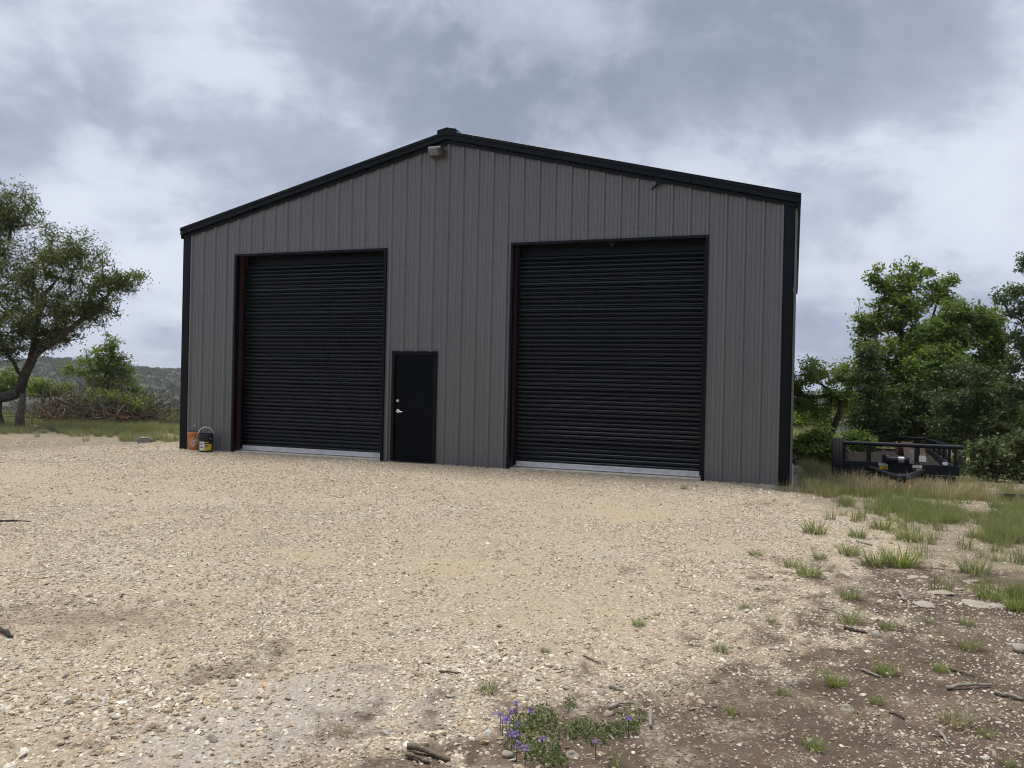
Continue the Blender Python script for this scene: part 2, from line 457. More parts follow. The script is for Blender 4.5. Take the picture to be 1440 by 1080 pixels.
def ground_fn(t, bs):
    pos = t.n('ShaderNodeNewGeometry').outputs['Position']
    m1 = t.n('ShaderNodeSeparateColor', {0: t.n('ShaderNodeAttribute', None, attribute_name='mask').outputs['Color']})
    m2 = t.n('ShaderNodeSeparateColor', {0: t.n('ShaderNodeAttribute', None, attribute_name='mask_b').outputs['Color']})
    dirt, fines, sand = m1.outputs
    grass, dark, far = m2.outputs
    big = t.noise(pos, 0.55, 4.0, 0.55).outputs[0]
    mid = t.noise(pos, 3.2, 5.0, 0.6).outputs[0]
    fine = t.noise(pos, 90.0, 4.0, 0.7).outputs[0]
    wv = t.vmath('ADD', pos, t.n('ShaderNodeVectorMath', {0: t.noise(pos, 25.0, 2.0, 0.5).outputs[1], 3: 0.02}, operation='SCALE').outputs[0])
    v1 = t.n('ShaderNodeTexVoronoi', {'Vector': wv, 'Scale': 42.0, 'Randomness': 1.0}, feature='F1')
    v2 = t.n('ShaderNodeTexVoronoi', {'Vector': wv, 'Scale': 95.0, 'Randomness': 1.0}, feature='F1')
    r1 = t.n('ShaderNodeSeparateColor', {0: v1.outputs['Color']}).outputs[0]
    r2 = t.n('ShaderNodeSeparateColor', {0: v2.outputs['Color']}).outputs[1]
    stops = [(0.0, (0.20, 0.155, 0.105)), (0.3, (0.36, 0.292, 0.205)), (0.6, (0.45, 0.38, 0.285)), (0.85, (0.53, 0.47, 0.38)), (1.0, (0.60, 0.56, 0.49))]
    g1 = t.ramp(r1, stops)
    g2 = t.ramp(r2, stops)
    grav = t.mix(0.45, g1, g2)
    joint = t.smooth(v1.outputs['Distance'], 0.42, 0.75)
    grav = t.mix(t.math('MULTIPLY', joint, 0.7), grav, (0.17, 0.125, 0.08))
    grav = t.mix(t.math('MULTIPLY', t.smooth(big, 0.46, 0.68), 0.35), grav, (0.43, 0.36, 0.265))
    grav = t.mix(t.math('MULTIPLY', t.smooth(mid, 0.55, 0.75), 0.25), grav, (0.30, 0.235, 0.165))
    fsand = t.mix(t.math('MULTIPLY', t.smooth(r2, 0.72, 0.95), 0.8), t.ramp(fine, [(0.25, (0.28, 0.215, 0.140)), (0.75, (0.46, 0.375, 0.262))]), (0.52, 0.45, 0.35))
    ffine = t.mix(t.smooth(r2, 0.55, 1.0), t.ramp(fine, [(0.25, (0.25, 0.215, 0.172)), (0.75, (0.44, 0.392, 0.328))]), (0.47, 0.43, 0.37))
    soil = t.ramp(t.math('MULTIPLY_ADD', mid, 0.6, t.math('MULTIPLY', fine, 0.4)), [(0.3, (0.055, 0.036, 0.025)), (0.5, (0.112, 0.079, 0.056)), (0.72, (0.24, 0.185, 0.135))])
    soil = t.mix(t.math('MULTIPLY', t.smooth(r2, 0.88, 0.96), t.smooth(mid, 0.45, 0.65)), soil, (0.40, 0.34, 0.26))
    soil = t.mix(t.math('MULTIPLY', t.smooth(r1, 0.5, 0.9), 0.35), soil, (0.075, 0.052, 0.037))
    turf = t.ramp(t.math('MULTIPLY_ADD', mid, 0.45, t.math('MULTIPLY', fine, 0.55)), [(0.3, (0.07, 0.06, 0.038)), (0.45, (0.19, 0.155, 0.105)), (0.6, (0.31, 0.26, 0.185)), (0.75, (0.42, 0.37, 0.29))])
    grav = t.mix(1.0, grav, (1.04, 1.02, 0.985), 'MULTIPLY')
    grav = t.mix(t.math('MULTIPLY', t.smooth(t.noise(pos, 0.38, 4.0, 0.6).outputs[0], 0.5, 0.68), 0.35), grav, (0.50, 0.455, 0.385))
    grav = t.mix(t.math('MULTIPLY', t.smooth(t.noise(pos, 7.0, 5.0, 0.7).outputs[0], 0.52, 0.70), 0.55), grav, (0.19, 0.145, 0.10))
    c = t.mix(sand, grav, fsand)
    c = t.mix(fines, c, ffine)
    c = t.mix(dirt, c, soil)
    c = t.mix(t.math('MULTIPLY', grass, 0.9), c, turf)
    c = t.mix(t.math('MULTIPLY', dark, t.math('MULTIPLY_ADD', r1, -0.5, 0.72)), c, (0.105, 0.075, 0.052))
    hill = t.ramp(t.noise(pos, 0.035, 7.0, 0.65).outputs[0], [(0.35, (0.055, 0.065, 0.038)), (0.55, (0.085, 0.088, 0.058)), (0.72, (0.20, 0.18, 0.14))])
    c = t.mix(far, c, hill)
    t.t.links.new(c, bs.inputs['Base Color'])
    hgt = t.math('MULTIPLY_ADD', t.math('SUBTRACT', 1.0, v1.outputs['Distance']), 0.9, t.math('MULTIPLY_ADD', fine, 0.5, t.math('MULTIPLY', t.math('SUBTRACT', 1.0, v2.outputs['Distance']), 0.35)))
    b = t.n('ShaderNodeBump', {'Height': hgt, 'Strength': 0.75, 'Distance': 0.016})
    t.t.links.new(b.outputs[0], bs.inputs['Normal'])


M['ground'] = pmat('gravel, soil and turf', (0.4, 0.33, 0.25), 0.92, 0, 0.2, ground_fn)


# ------------------------------------------------------------------ object helpers
def tag(o, label=None, cat=None, group=None, kind=None):
    if label:
        o['label'] = label
    if cat:
        o['category'] = cat
    if group:
        o['group'] = group
    if kind:
        o['kind'] = kind
    return o


def empty(name, loc, rz=0.0):
    o = bpy.data.objects.new(name, None)
    o.empty_display_size = 0.2
    o.location = loc
    o.rotation_euler = (0, 0, rz)
    COL.objects.link(o)
    return o


def link(name, me, parent=None, loc=None):
    o = bpy.data.objects.new(name, me)
    COL.objects.link(o)
    if parent is not None:
        o.parent = parent
    if loc is not None:
        o.location = loc
    return o


class MB:
    def __init__(self):
        self.v, self.f = [], []

    def add(self, vs, fs):
        o = len(self.v)
        self.v += [tuple(p) for p in vs]
        self.f += [tuple(i + o for i in f) for f in fs]
        return self

    def box(self, a, b, m=None):
        (x0, y0, z0), (x1, y1, z1) = a, b
        vs = [Vector(p) for p in ((x0, y0, z0), (x1, y0, z0), (x1, y1, z0), (x0, y1, z0), (x0, y0, z1), (x1, y0, z1), (x1, y1, z1), (x0, y1, z1))]
        if m is not None:
            vs = [m @ p for p in vs]
        return self.add(vs, [(0, 3, 2, 1), (4, 5, 6, 7), (0, 1, 5, 4), (1, 2, 6, 5), (2, 3, 7, 6), (3, 0, 4, 7)])

    def prism(self, poly, y0, y1, axes=(0, 2, 1)):
        """poly in two axes, extruded along the third"""
        n = len(poly)
        vs = []
        for yy in (y0, y1):
            for p in poly:
                q = [0, 0, 0]
                q[axes[0]], q[axes[1]], q[axes[2]] = p[0], p[1], yy
                vs.append(tuple(q))
        fs = [tuple(range(n))[::-1], tuple(range(n, 2 * n))]
        fs += [(i, (i + 1) % n, n + (i + 1) % n, n + i) for i in range(n)]
        return self.add(vs, fs)

    def tube(self, path, rad, n=6, cap=True):
        path = [Vector(p) for p in path]
        k = len(path)
        if not hasattr(rad, '__len__'):
            rad = [rad] * k
        vs, fs = [], []
        ref = Vector((0.31, 0.52, 0.79)).normalized()
        for i, p in enumerate(path):
            t = (path[min(i + 1, k - 1)] - path[max(i - 1, 0)])
            t = t.normalized() if t.length > 1e-9 else Vector((0, 0, 1))
            a = t.cross(ref)
            if a.length < 0.05:
                a = t.cross(Vector((1, 0, 0)))
            a.normalize()
            b = t.cross(a)
            for j in range(n):
                an = 2 * math.pi * j / n
                vs.append(p + (a * math.cos(an) + b * math.sin(an)) * rad[i])
        for i in range(k - 1):
            for j in range(n):
                fs.append((i * n + j, i * n + (j + 1) % n, (i + 1) * n + (j + 1) % n, (i + 1) * n + j))
        if cap:
            fs.append(tuple(range(n))[::-1])
            fs.append(tuple(range((k - 1) * n, k * n)))
        return self.add(vs, fs)

    def lathe(self, prof, n=24, cen=(0, 0), a0=0.0, a1=2 * math.pi):
        full = abs(a1 - a0 - 2 * math.pi) < 1e-6
        m = n if full else n + 1
        vs, fs = [], []
        for r, z in prof:
            for j in range(m):
                a = a0 + (a1 - a0) * j / n
                vs.append((cen[0] + r * math.cos(a), cen[1] + r * math.sin(a), z))
        for i in range(len(prof) - 1):
            for j in range(n):
                j2 = (j + 1) % m
                fs.append((i * m + j, i * m + j2, (i + 1) * m + j2, (i + 1) * m + j))
        return self.add(vs, fs)

    def mesh(self, name, mat, smooth=False, angle=None):
        me = bpy.data.meshes.new(name)
        me.from_pydata(self.v, [], self.f)
        me.update()
        if mat:
            me.materials.append(mat)
        if smooth:
            me.polygons.foreach_set('use_smooth', [True] * len(me.polygons))
            if angle:
                me.set_sharp_from_angle(angle=R(angle))
        return me

    def build(self, name, mat, parent=None, smooth=False, loc=None, bevel=0.0, angle=None):
        o = link(name, self.mesh(name, mat, smooth, angle), parent, loc)
        if bevel:
            md = o.modifiers.new('bevel', 'BEVEL')
            md.width = bevel
            md.segments = 2
            md.limit_method = 'ANGLE'
            md.angle_limit = R(40)
        return o


def np_mesh(name, verts, polys, mat, attrs=None, smooth=False):
    """polys: (n,k) array of equal sized polygons"""
    me = bpy.data.meshes.new(name)
    verts = np.ascontiguousarray(verts, dtype=np.float32)
    polys = np.ascontiguousarray(polys, dtype=np.int32)
    n, k = polys.shape
    me.vertices.add(len(verts))
    me.vertices.foreach_set('co', verts.ravel())
    me.loops.add(n * k)
    me.loops.foreach_set('vertex_index', polys.ravel())
    me.polygons.add(n)
    me.polygons.foreach_set('loop_start', np.arange(0, n * k, k, dtype=np.int32))
    if smooth:
        me.polygons.foreach_set('use_smooth', np.ones(n, dtype=bool))
    for an, arr in (attrs or {}).items():
        a = me.attributes.new(an, 'FLOAT_COLOR', 'POINT')
        a.data.foreach_set('color', np.ascontiguousarray(arr, dtype=np.float32).ravel())
    me.update(calc_edges=True)
    me.validate()
    if mat:
        me.materials.append(mat)
    return me


def rgba(a):
    return np.concatenate([a, np.ones((len(a), 1))], 1)


# ------------------------------------------------------------------ ground
def build_ground():
    rings = [0.01]
    while rings[-1] < 34:
        rings.append(rings[-1] * 1.0125 + 0.004)
    while rings[-1] < 3000:
        rings.append(rings[-1] * 1.045)
    rings = np.array(rings)
    a = np.radians(np.concatenate([np.arange(-46, 46, 0.16), np.arange(46, 314, 2.0)]))
    nr, na = len(rings), len(a)
    rg, ag = np.meshgrid(rings, a, indexing='ij')
    x, y = rg * np.sin(ag), rg * np.cos(ag)
    x, y = x.ravel(), y.ravel()
    z = H(x, y)
    nearm = np.hypot(x, y) < 14
    z = z + np.where(nearm, 0.010 * (fbm(x, y, 22.0, 3) - 0.5) * sstep(-w2b(x, y)[1], 0.0, 0.4), 0)
    dirt, grass, lgrass, fines, sand, dark = masks(x, y)
    r = np.hypot(x, y)
    lim = 1 - sstep(r, 40, 60)
    _, vv = w2b(x, y)
    beyond = sstep(y + 0.25 * np.abs(x) * 0, 24, 29)
    grass = np.maximum(np.maximum(grass, lgrass), beyond)
    grass = np.maximum(grass, 1 - sstep(y, -12, -6)) * lim
    m1 = np.stack([dirt * lim, fines * lim, sand * lim, np.ones_like(x)], 1)
    m2 = np.stack([grass, dark * lim, sstep(r, 45, 75), np.ones_like(x)], 1)
    i = np.arange(nr - 1)[:, None] * na
    j = np.arange(na)[None, :]
    j2 = (j + 1) % na
    q = np.stack([i + j, i + na + j, i + na + j2, i + j2], -1).reshape(-1, 4)
    v = np.stack([x, y, z], 1)
    me = np_mesh('ground', v, q[:, ::-1], M['ground'], {'mask': m1, 'mask_b': m2}, smooth=True)
    o = link('ground', me)
    tag(o, 'pale gravel pad running into brown soil, turf and far scrub hills', 'ground', kind='structure')
    return o


build_ground()


# ------------------------------------------------------------------ the metal building
def zr(u):
    return ZE + (ZA - ZE) * (1 - abs(u - W / 2) / (W / 2))


D1 = (1.2975, 4.8387, 4.066)
D2 = (7.3724, 10.8684, 4.066)
DP = (5.0087, 5.9404, 2.078)
bld = empty('metal_building', b2w(0, 0, 0), -YAW)
tag(bld, 'charcoal ribbed steel workshop with two black roll-up doors on the gravel pad', 'building')


def rib_profile(u0_, u1_, ref):
    """(u, depth) points of the ribbed sheet between u0_ and u1_; ribs at ref + k P, depth negative = proud"""
    pts = []
    k0 = int(math.floor((u0_ - ref) / P)) - 1
    k1 = int(math.ceil((u1_ - ref) / P)) + 1
    for k in range(k0, k1 + 1):
        c = ref + k * P
        pts += [(c - 0.042, 0), (c - 0.017, -0.035), (c + 0.017, -0.035), (c + 0.042, 0)]
        for m in (P * 0.38, P * 0.62):
            pts += [(c + m - 0.018, 0), (c + m - 0.008, -0.009), (c + m + 0.008, -0.009), (c + m + 0.018, 0)]
    us = [p[0] for p in pts]
    ds = [p[1] for p in pts]
    out = [(u0_, float(np.interp(u0_, us, ds)))] + [p for p in pts if u0_ < p[0] < u1_] + [(u1_, float(np.interp(u1_, us, ds)))]
    return out


def panel(u0_, u1_, name='wall_panel'):
    prof = rib_profile(u0_, u1_, W / 2)
    us, ds = [p[0] for p in prof], [p[1] for p in prof]
    cuts = sorted(set([c for d in (D1, D2, DP) for c in d[:2] if u0_ < c < u1_] + ([W / 2] if u0_ < W / 2 < u1_ else [])))
    for c in cuts:
        prof.append((c, float(np.interp(c, us, ds))))
    prof = sorted(set(prof))
    mb = MB()
    for (a, da), (b, db) in zip(prof[:-1], prof[1:]):
        if b - a < 1e-6:
            continue
        m_ = (a + b) / 2
        z0 = -0.02
        for d in (D1, D2, DP):
            if d[0] < m_ < d[1]:
                z0 = d[2]
        ta, tb = zr(a) + 0.03, zr(b) + 0.03
        mb.add([(a, da, z0), (b, db, z0), (b, db, tb), (a, da, ta)], [(0, 1, 2, 3)])
    o = mb.build(name, M['wall'], bld)
    # merge seams so that the sheet is one surface
    import bmesh
    bm = bmesh.new()
    bm.from_mesh(o.data)
    bmesh.ops.remove_doubles(bm, verts=bm.verts, dist=1e-5)
    bm.to_mesh(o.data)
    bm.free()
    return o


CT = 0.14
sheet = 3 * P
u = W / 2 + P * 0.0 - 6 * sheet - 3 * P + 0.05
edges = [CT - 0.03]
u = W / 2 + 0.03
while u - sheet > CT + 0.05:
    u -= sheet
while u < W - CT - 0.05:
    if u > CT + 0.05:
        edges.append(u)
    u += sheet
edges.append(W - CT + 0.03)
for a, b in zip(edges[:-1], edges[1:]):
    panel(a, b)


def ribbed_wall(name, p0, p1, ztop, flip=False):
    """side or back wall as one ribbed sheet, in building coordinates"""
    p0, p1 = Vector(p0), Vector(p1)
    L = (p1 - p0).length
    d = (p1 - p0) / L
    nrm = Vector((d.y, -d.x, 0))
    mb = MB()
    prof = rib_profile(0.0, L, 0.1)
    for (a, da), (b, db) in zip(prof[:-1], prof[1:]):
        A, B = p0 + d * a - nrm * da, p0 + d * b - nrm * db
        mb.add([(A.x, A.y, -0.02), (B.x, B.y, -0.02), (B.x, B.y, ztop(b)), (A.x, A.y, ztop(a))], [(0, 1, 2, 3)])
    return mb.build(name, M['wall'], bld)


ribbed_wall('side_wall', (W + 0.018, -0.036, 0), (W + 0.018, LEN, 0), lambda s: ZE + 0.05)
ribbed_wall('side_wall', (0, LEN, 0), (0, 0.10, 0), lambda s: ZE + 0.05)
ribbed_wall('back_wall', (W, LEN, 0), (0, LEN, 0), lambda s: zr(s) + 0.03)

# foundation
MB().box((-0.03, 0.0, -0.6), (W + 0.075, LEN + 0.03, -0.0)).build('concrete_slab', M['concrete'], bld, bevel=0.01)

# corner trims (an angle: front leg and side leg)
for uc, s in ((0.0, 1), (W, -1)):
    mb = MB()
    a, b = sorted((uc - (0.036 if s > 0 else 0.0), uc + s * CT))
    mb.box((a, -0.040, -0.03), (b, -0.004, ZE + 0.05))
    if s > 0:
        mb.box((-0.040, -0.002, -0.03), (0.0, 0.13, ZE + 0.05))
    a, b = sorted((uc + s * CT, uc + s * (CT + 0.012)))
    mb.box((a, -0.03, -0.03), (b, 0.0, ZE + 0.02))
    if s < 0:
        mb.box((W - 0.05, 0.0, -0.03), (W + 0.0165, 0.03, ZE + 0.05))
    mb.build('corner_trim', M['trim'], bld, bevel=0.004)

# roof sheets, eave trims, rake trims, ridge cap
OV = 0.13
for s in (-1, 1):
    n = 14
    L2 = LEN + 0.12 + OV
    for k in range(n):
        y0, y1 = -OV + L2 * k / n, -OV + L2 * (k + 1) / n - 0.004
        mb = MB()
        prof = rib_profile(y0, y1, -OV + 0.02)
        oh = 0.10 if s > 0 else 0.045
        ue = W / 2 + s * (W / 2 + oh)
        ze = ZE - oh * (ZA - ZE) / (W / 2)
        lift = 0.185
        for (a, da), (b, db) in zip(prof[:-1], prof[1:]):
            mb.add([(W / 2, a, ZA + lift - da), (ue, a, ze + lift - da), (ue, b, ze + lift - db), (W / 2, b, ZA + lift - db)], [(0, 1, 2, 3) if s > 0 else (3, 2, 1, 0)])
            mb.add([(ue, a, ze + lift - da), (ue, a, ze + lift - 0.02), (ue, b, ze + lift - 0.02), (ue, b, ze + lift - db)], [(0, 1, 2, 3)])
        mb.build('roof_panel', M['roof'], bld)
    # eave gutter trim
    uo = W / 2 + s * (W / 2 + (0.095 if s > 0 else 0.042))
    ui = W / 2 + s * (W / 2 + 0.034)
    a, b = sorted((uo, ui))
    MB().box((a, -OV + 0.02, ZE - 0.02), (b, LEN + 0.08, ZE + 0.155)).build('eave_trim', M['trim'], bld, bevel=0.012)
    # rake trim in sections: a deep upper band and a lower strip notched over the ribs
    secs = [0.0, 0.36, 0.72, 1.0]
    for q0, q1 in zip(secs[:-1], secs[1:]):
        oh = 0.10 if s > 0 else 0.045
        ua, ub = W / 2 + s * (W / 2 + oh) * q0, W / 2 + s * (W / 2 + oh) * (q1 - (0.0008 if q1 < 1 else 0))
        za, zb = [ZE + (ZA - ZE) * (1 - abs(t - W / 2) / (W / 2)) for t in (ua, ub)]
        mb = MB()
        mb.prism([(ua, za + 0.065), (ub, zb + 0.065), (ub, zb + 0.180), (ua, za + 0.180)] if s > 0 else [(ub, zb + 0.065), (ua, za + 0.065), (ua, za + 0.180), (ub, zb + 0.180)], -OV, -0.035)
        mb.prism([(ua, za + 0.150), (ub, zb + 0.150), (ub, zb + 0.195), (ua, za + 0.195)] if s > 0 else [(ub, zb + 0.150), (ua, za + 0.150), (ua, za + 0.195), (ub, zb + 0.195)], -OV - 0.018, -OV + 0.0)
        mb.build('rake_trim', M['trim'], bld, bevel=0.006)
    mb = MB()
    k = 0
    uu_ = W / 2
    while abs(uu_ - W / 2) < W / 2 - 0.02:
        un = uu_ + s * P
        if abs(un - W / 2) > W / 2 + 0.03:
            un = W / 2 + s * (W / 2 + 0.03)
        ua, ub = uu_ + s * 0.005, un - s * 0.005
        za, zb = zr(ua), zr(ub)
        dz = 0.004 * ((k * 37) % 5 - 2) / 2
        poly = [(ua, za + dz), (ub, zb + dz), (ub, zb + 0.066), (ua, za + 0.066)]
        mb.prism(poly if s > 0 else poly[::-1], -0.062, -0.034)
        uu_ = un
        k += 1
    o = mb.build('rake_strip', M['trim'], bld)
    # dark foam closure behind it between the ribs
    poly = [(W / 2, ZA - 0.0), (W / 2 + s * W / 2, ZE), (W / 2 + s * W / 2, ZE + 0.16), (W / 2, ZA + 0.16)]
    MB().prism(poly if s > 0 else poly[::-1], 0.004, 0.03).build('foam_closure', M['dark_in'], bld)

poly = [(W / 2 - 0.19, ZA + 0.12), (W / 2 + 0.19, ZA + 0.12), (W / 2 + 0.19, ZA + 0.232), (W / 2, ZA + 0.275), (W / 2 - 0.19, ZA + 0.232)]
MB().prism(poly, -OV - 0.02, 0.5).build('ridge_cap', M['trim'], bld, bevel=0.004)

# screws (too small to pick out one by one)
mb = MB()
for row in (0.22, 1.35, 2.35, 3.25, 3.72, 4.25, 4.75, 5.25, 5.7):
    k = -22
    while k < 22:
        c = W / 2 + k * P
        for off in ((0.055,) if k % 3 else (-0.055, 0.055)):
            uc = c + off + 0.004 * math.sin(k * 3.1 + row)
            z = row + 0.012 * math.sin(k * 1.7 + row * 5)
            inside = any(d[0] - 0.05 < uc < d[1] + 0.05 and z < d[2] + 0.06 for d in (D1, D2, DP))
            if 0.2 < uc < W - 0.2 and z < zr(uc) - 0.1 and not inside:
                mb.tube([(uc, 0.0, z), (uc, -0.009, z)], [0.0115, 0.009], 6)
        k += 1
o = mb.build('screws', M['screw'], bld)
o['kind'] = 'stuff'

# roll-up doors
REC = 0.22


def roll_door(u0_, u1_, h, seams):
    # trim around the opening, on the wall face
    t = 0.05
    u0_, u1_, h = u0_ + t, u1_ - t, h - 0.045       # the trim sits inside the cut in the sheets
    for a, b, z0, z1 in ((u0_ - t, u0_, -0.02, h), (u1_, u1_ + t, -0.02, h), (u0_ - t, u1_ + t, h, h + 0.045)):
        MB().box((a, -0.042, z0), (b, 0.02, z1)).build('opening_trim', M['trim'], bld, bevel=0.003)
    for a, b in ((u0_ - 0.02, u0_), (u1_, u1_ + 0.02)):
        MB().box((a, 0.022, -0.0), (b, 0.075, h + 0.02)).build('jamb_return', M['trim'], bld)
    # red-oxide steel jambs; header coloured near black for the shade above the curtain
    for a, b in ((u0_ - 0.06, u0_ + 0.004), (u1_ - 0.004, u1_ + 0.06)):
        MB().box((a, 0.078, 0.0), (b, REC + 0.15, h + 0.30)).build('door_jamb', M['maroon'], bld)
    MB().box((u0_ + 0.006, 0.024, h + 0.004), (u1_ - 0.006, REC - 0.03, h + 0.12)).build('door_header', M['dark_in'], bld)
    door = MB()
    for a, b in ((u0_ + 0.006, u0_ + 0.05), (u1_ - 0.05, u1_ - 0.006)):
        door.box((a, REC - 0.03, 0.002), (b, REC - 0.018, h - 0.05))
    door.box((u0_ + 0.006, REC + 0.10, h - 0.25), (u1_ - 0.006, REC + 0.12, h + 0.25))   # barrel cover, its black also standing for the shadow over the curtain
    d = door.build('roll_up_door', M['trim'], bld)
    # the curtain, one object for each seamed sheet
    zb, zt = 0.105, h - 0.15
    n = seams
    hgt = (zt - zb) / n
    rib = 6
    shape = [(0.0, 0.020), (0.07, -0.012), (0.14, -0.024), (0.40, -0.026), (0.50, -0.018), (0.76, 0.014), (0.88, 0.020)]
    for k in range(n):
        rows = []
        for r_ in range(rib):
            flat = (r_ == rib - 1)
            for f_, dd in shape:
                zz = zb + hgt * (k + (r_ + f_) / rib)
                amp = dd
                if flat and 0.1 < f_ < 0.6:
                    amp = -0.038
                rows.append((zz, amp))
        rows.append((zb + hgt * (k + 1) - 0.001, 0.018))
        mb = MB()
        rn = random.Random(k * 7 + int(u0_ * 10))
        segs = 8
        wob = [[0.0 for _ in range(segs + 1)] for _ in rows]
        vs = []
        for (zz, dd), wb in zip(rows, wob):
            for q in range(segs + 1):
                uq = u0_ + 0.012 + (u1_ - u0_ - 0.024) * q / segs
                back = 0.0
                top = max(0.0, (zz - (zt - 0.35)) / 0.35)
                vs.append((uq, REC + 0.03 + dd + wb[q] + 0.05 * top * top, zz + wb[q]))
        fs = []
        m_ = segs + 1
        for i_ in range(len(rows) - 1):
            for q in range(segs):
                fs.append((i_ * m_ + q, i_ * m_ + q + 1, (i_ + 1) * m_ + q + 1, (i_ + 1) * m_ + q))
        mb.add(vs, fs)
        mb.build('curtain_sheet', M['curtain'], d, smooth=True, angle=50)
    bb = MB().box((u0_ + 0.014, REC - 0.015, 0.012), (u1_ - 0.014, REC + 0.05, 0.104))
    bb.box((u0_ + 0.014, REC - 0.035, 0.010), (u1_ - 0.014, REC - 0.0155, 0.030))
    bb.build('bottom_bar', M['galv'], d, bevel=0.004)
    return d


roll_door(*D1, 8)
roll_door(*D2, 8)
# a red bracket hanging under the header of the wide door
mb = MB()
mb.box((-0.045, 0, -0.012), (0.045, 0.03, 0.018), Matrix.Translation((9.22, 0.05, D2[2] - 0.085)) @ Matrix.Rotation(R(-35), 4, 'Y'))
mb.box((9.15, 0.05, D2[2] - 0.06), (9.20, 0.08, D2[2] - 0.042))
mb.build('header_bracket', M['maroon'], bld)

# the walk door
a, b, h = DP
fr = MB()
fr.box((a - 0.004, -0.045, 0.0), (a + 0.055, 0.10, h - 0.055)).box((b - 0.055, -0.045, 0.0), (b + 0.004, 0.10, h - 0.055)).box((a - 0.004, -0.045, h - 0.055), (b + 0.004, 0.10, h + 0.004))
fr.box((a - 0.012, -0.034, h + 0.004), (b + 0.012, 0.0, h + 0.016))
MB().box((a + 0.056, 0.004, 0.026), (b - 0.056, 0.048, h - 0.058)).build('walk_door', M['door'], bld, bevel=0.002)
wd = bpy.data.objects['walk_door']
fr.build('door_frame', M['trim'], wd, bevel=0.004)
MB().box((a + 0.056, -0.04, -0.01), (b - 0.056, 0.09, 0.022)).build('threshold', M['trim'], wd, bevel=0.004)
for zz in (0.35, 1.05, 1.80):
    MB().tube([(b - 0.052, -0.002, zz - 0.05), (b - 0.052, -0.002, zz + 0.05)], 0.010, 8).build('hinge', M['trim'], wd)
hu = a + 0.125
mb = MB()
mb.tube([(hu, 0.004, 1.145), (hu, -0.012, 1.145), (hu, -0.026, 1.145)], [0.036, 0.034, 0.026], 16)
mb.build('deadbolt', M['chrome'], wd, smooth=True, angle=40)
mb = MB()
mb.tube([(hu, 0.004, 0.945), (hu, -0.010, 0.945), (hu, -0.02, 0.945)], [0.044, 0.042, 0.03], 18)
mb.tube([(hu, -0.018, 0.945), (hu, -0.055, 0.945), (hu + 0.012, -0.066, 0.944), (hu + 0.06, -0.066, 0.940), (hu + 0.125, -0.062, 0.934)], [0.016, 0.015, 0.015, 0.0125, 0.011], 10)
mb.build('lever_handle', M['chrome'], wd, smooth=True, angle=40)

# wall lamp under the ridge, and the bent strap by the rake
lp = bld.matrix_basis @ Vector((W / 2 - 0.19, -0.036, ZA - 0.19))
lamp = empty('wall_lamp', b2w(W / 2 - 0.20, -0.034, ZA - 0.17), -YAW)
tag(lamp, 'boxy bronze security lamp with frosted glass mounted under the roof ridge', 'lamp')
prof = [(0.0, 0.085), (-0.20, 0.085), (-0.22, 0.045), (-0.155, -0.075), (0.0, -0.085)]
MB().prism([(p[0], p[1]) for p in prof], -0.13, 0.13, axes=(1, 2, 0)).build('lamp_housing', M['housing'], lamp, bevel=0.008)
MB().prism([(-0.221, 0.040), (-0.231, 0.036), (-0.168, -0.075), (-0.157, -0.072)], -0.118, 0.075, axes=(1, 2, 0)).build('lamp_glass', M['lens'], lamp, bevel=0.004)
mb = MB()
us = W / 2 + 3.80
mb.tube([(us, -0.034, zr(us) - 0.145), (us + 0.10, -0.055, zr(us) - 0.075), (us + 0.215, -0.05, zr(us) - 0.035)], [0.018, 0.020, 0.022], 4)
mb.build('bent_strap', M['trim'], bld)


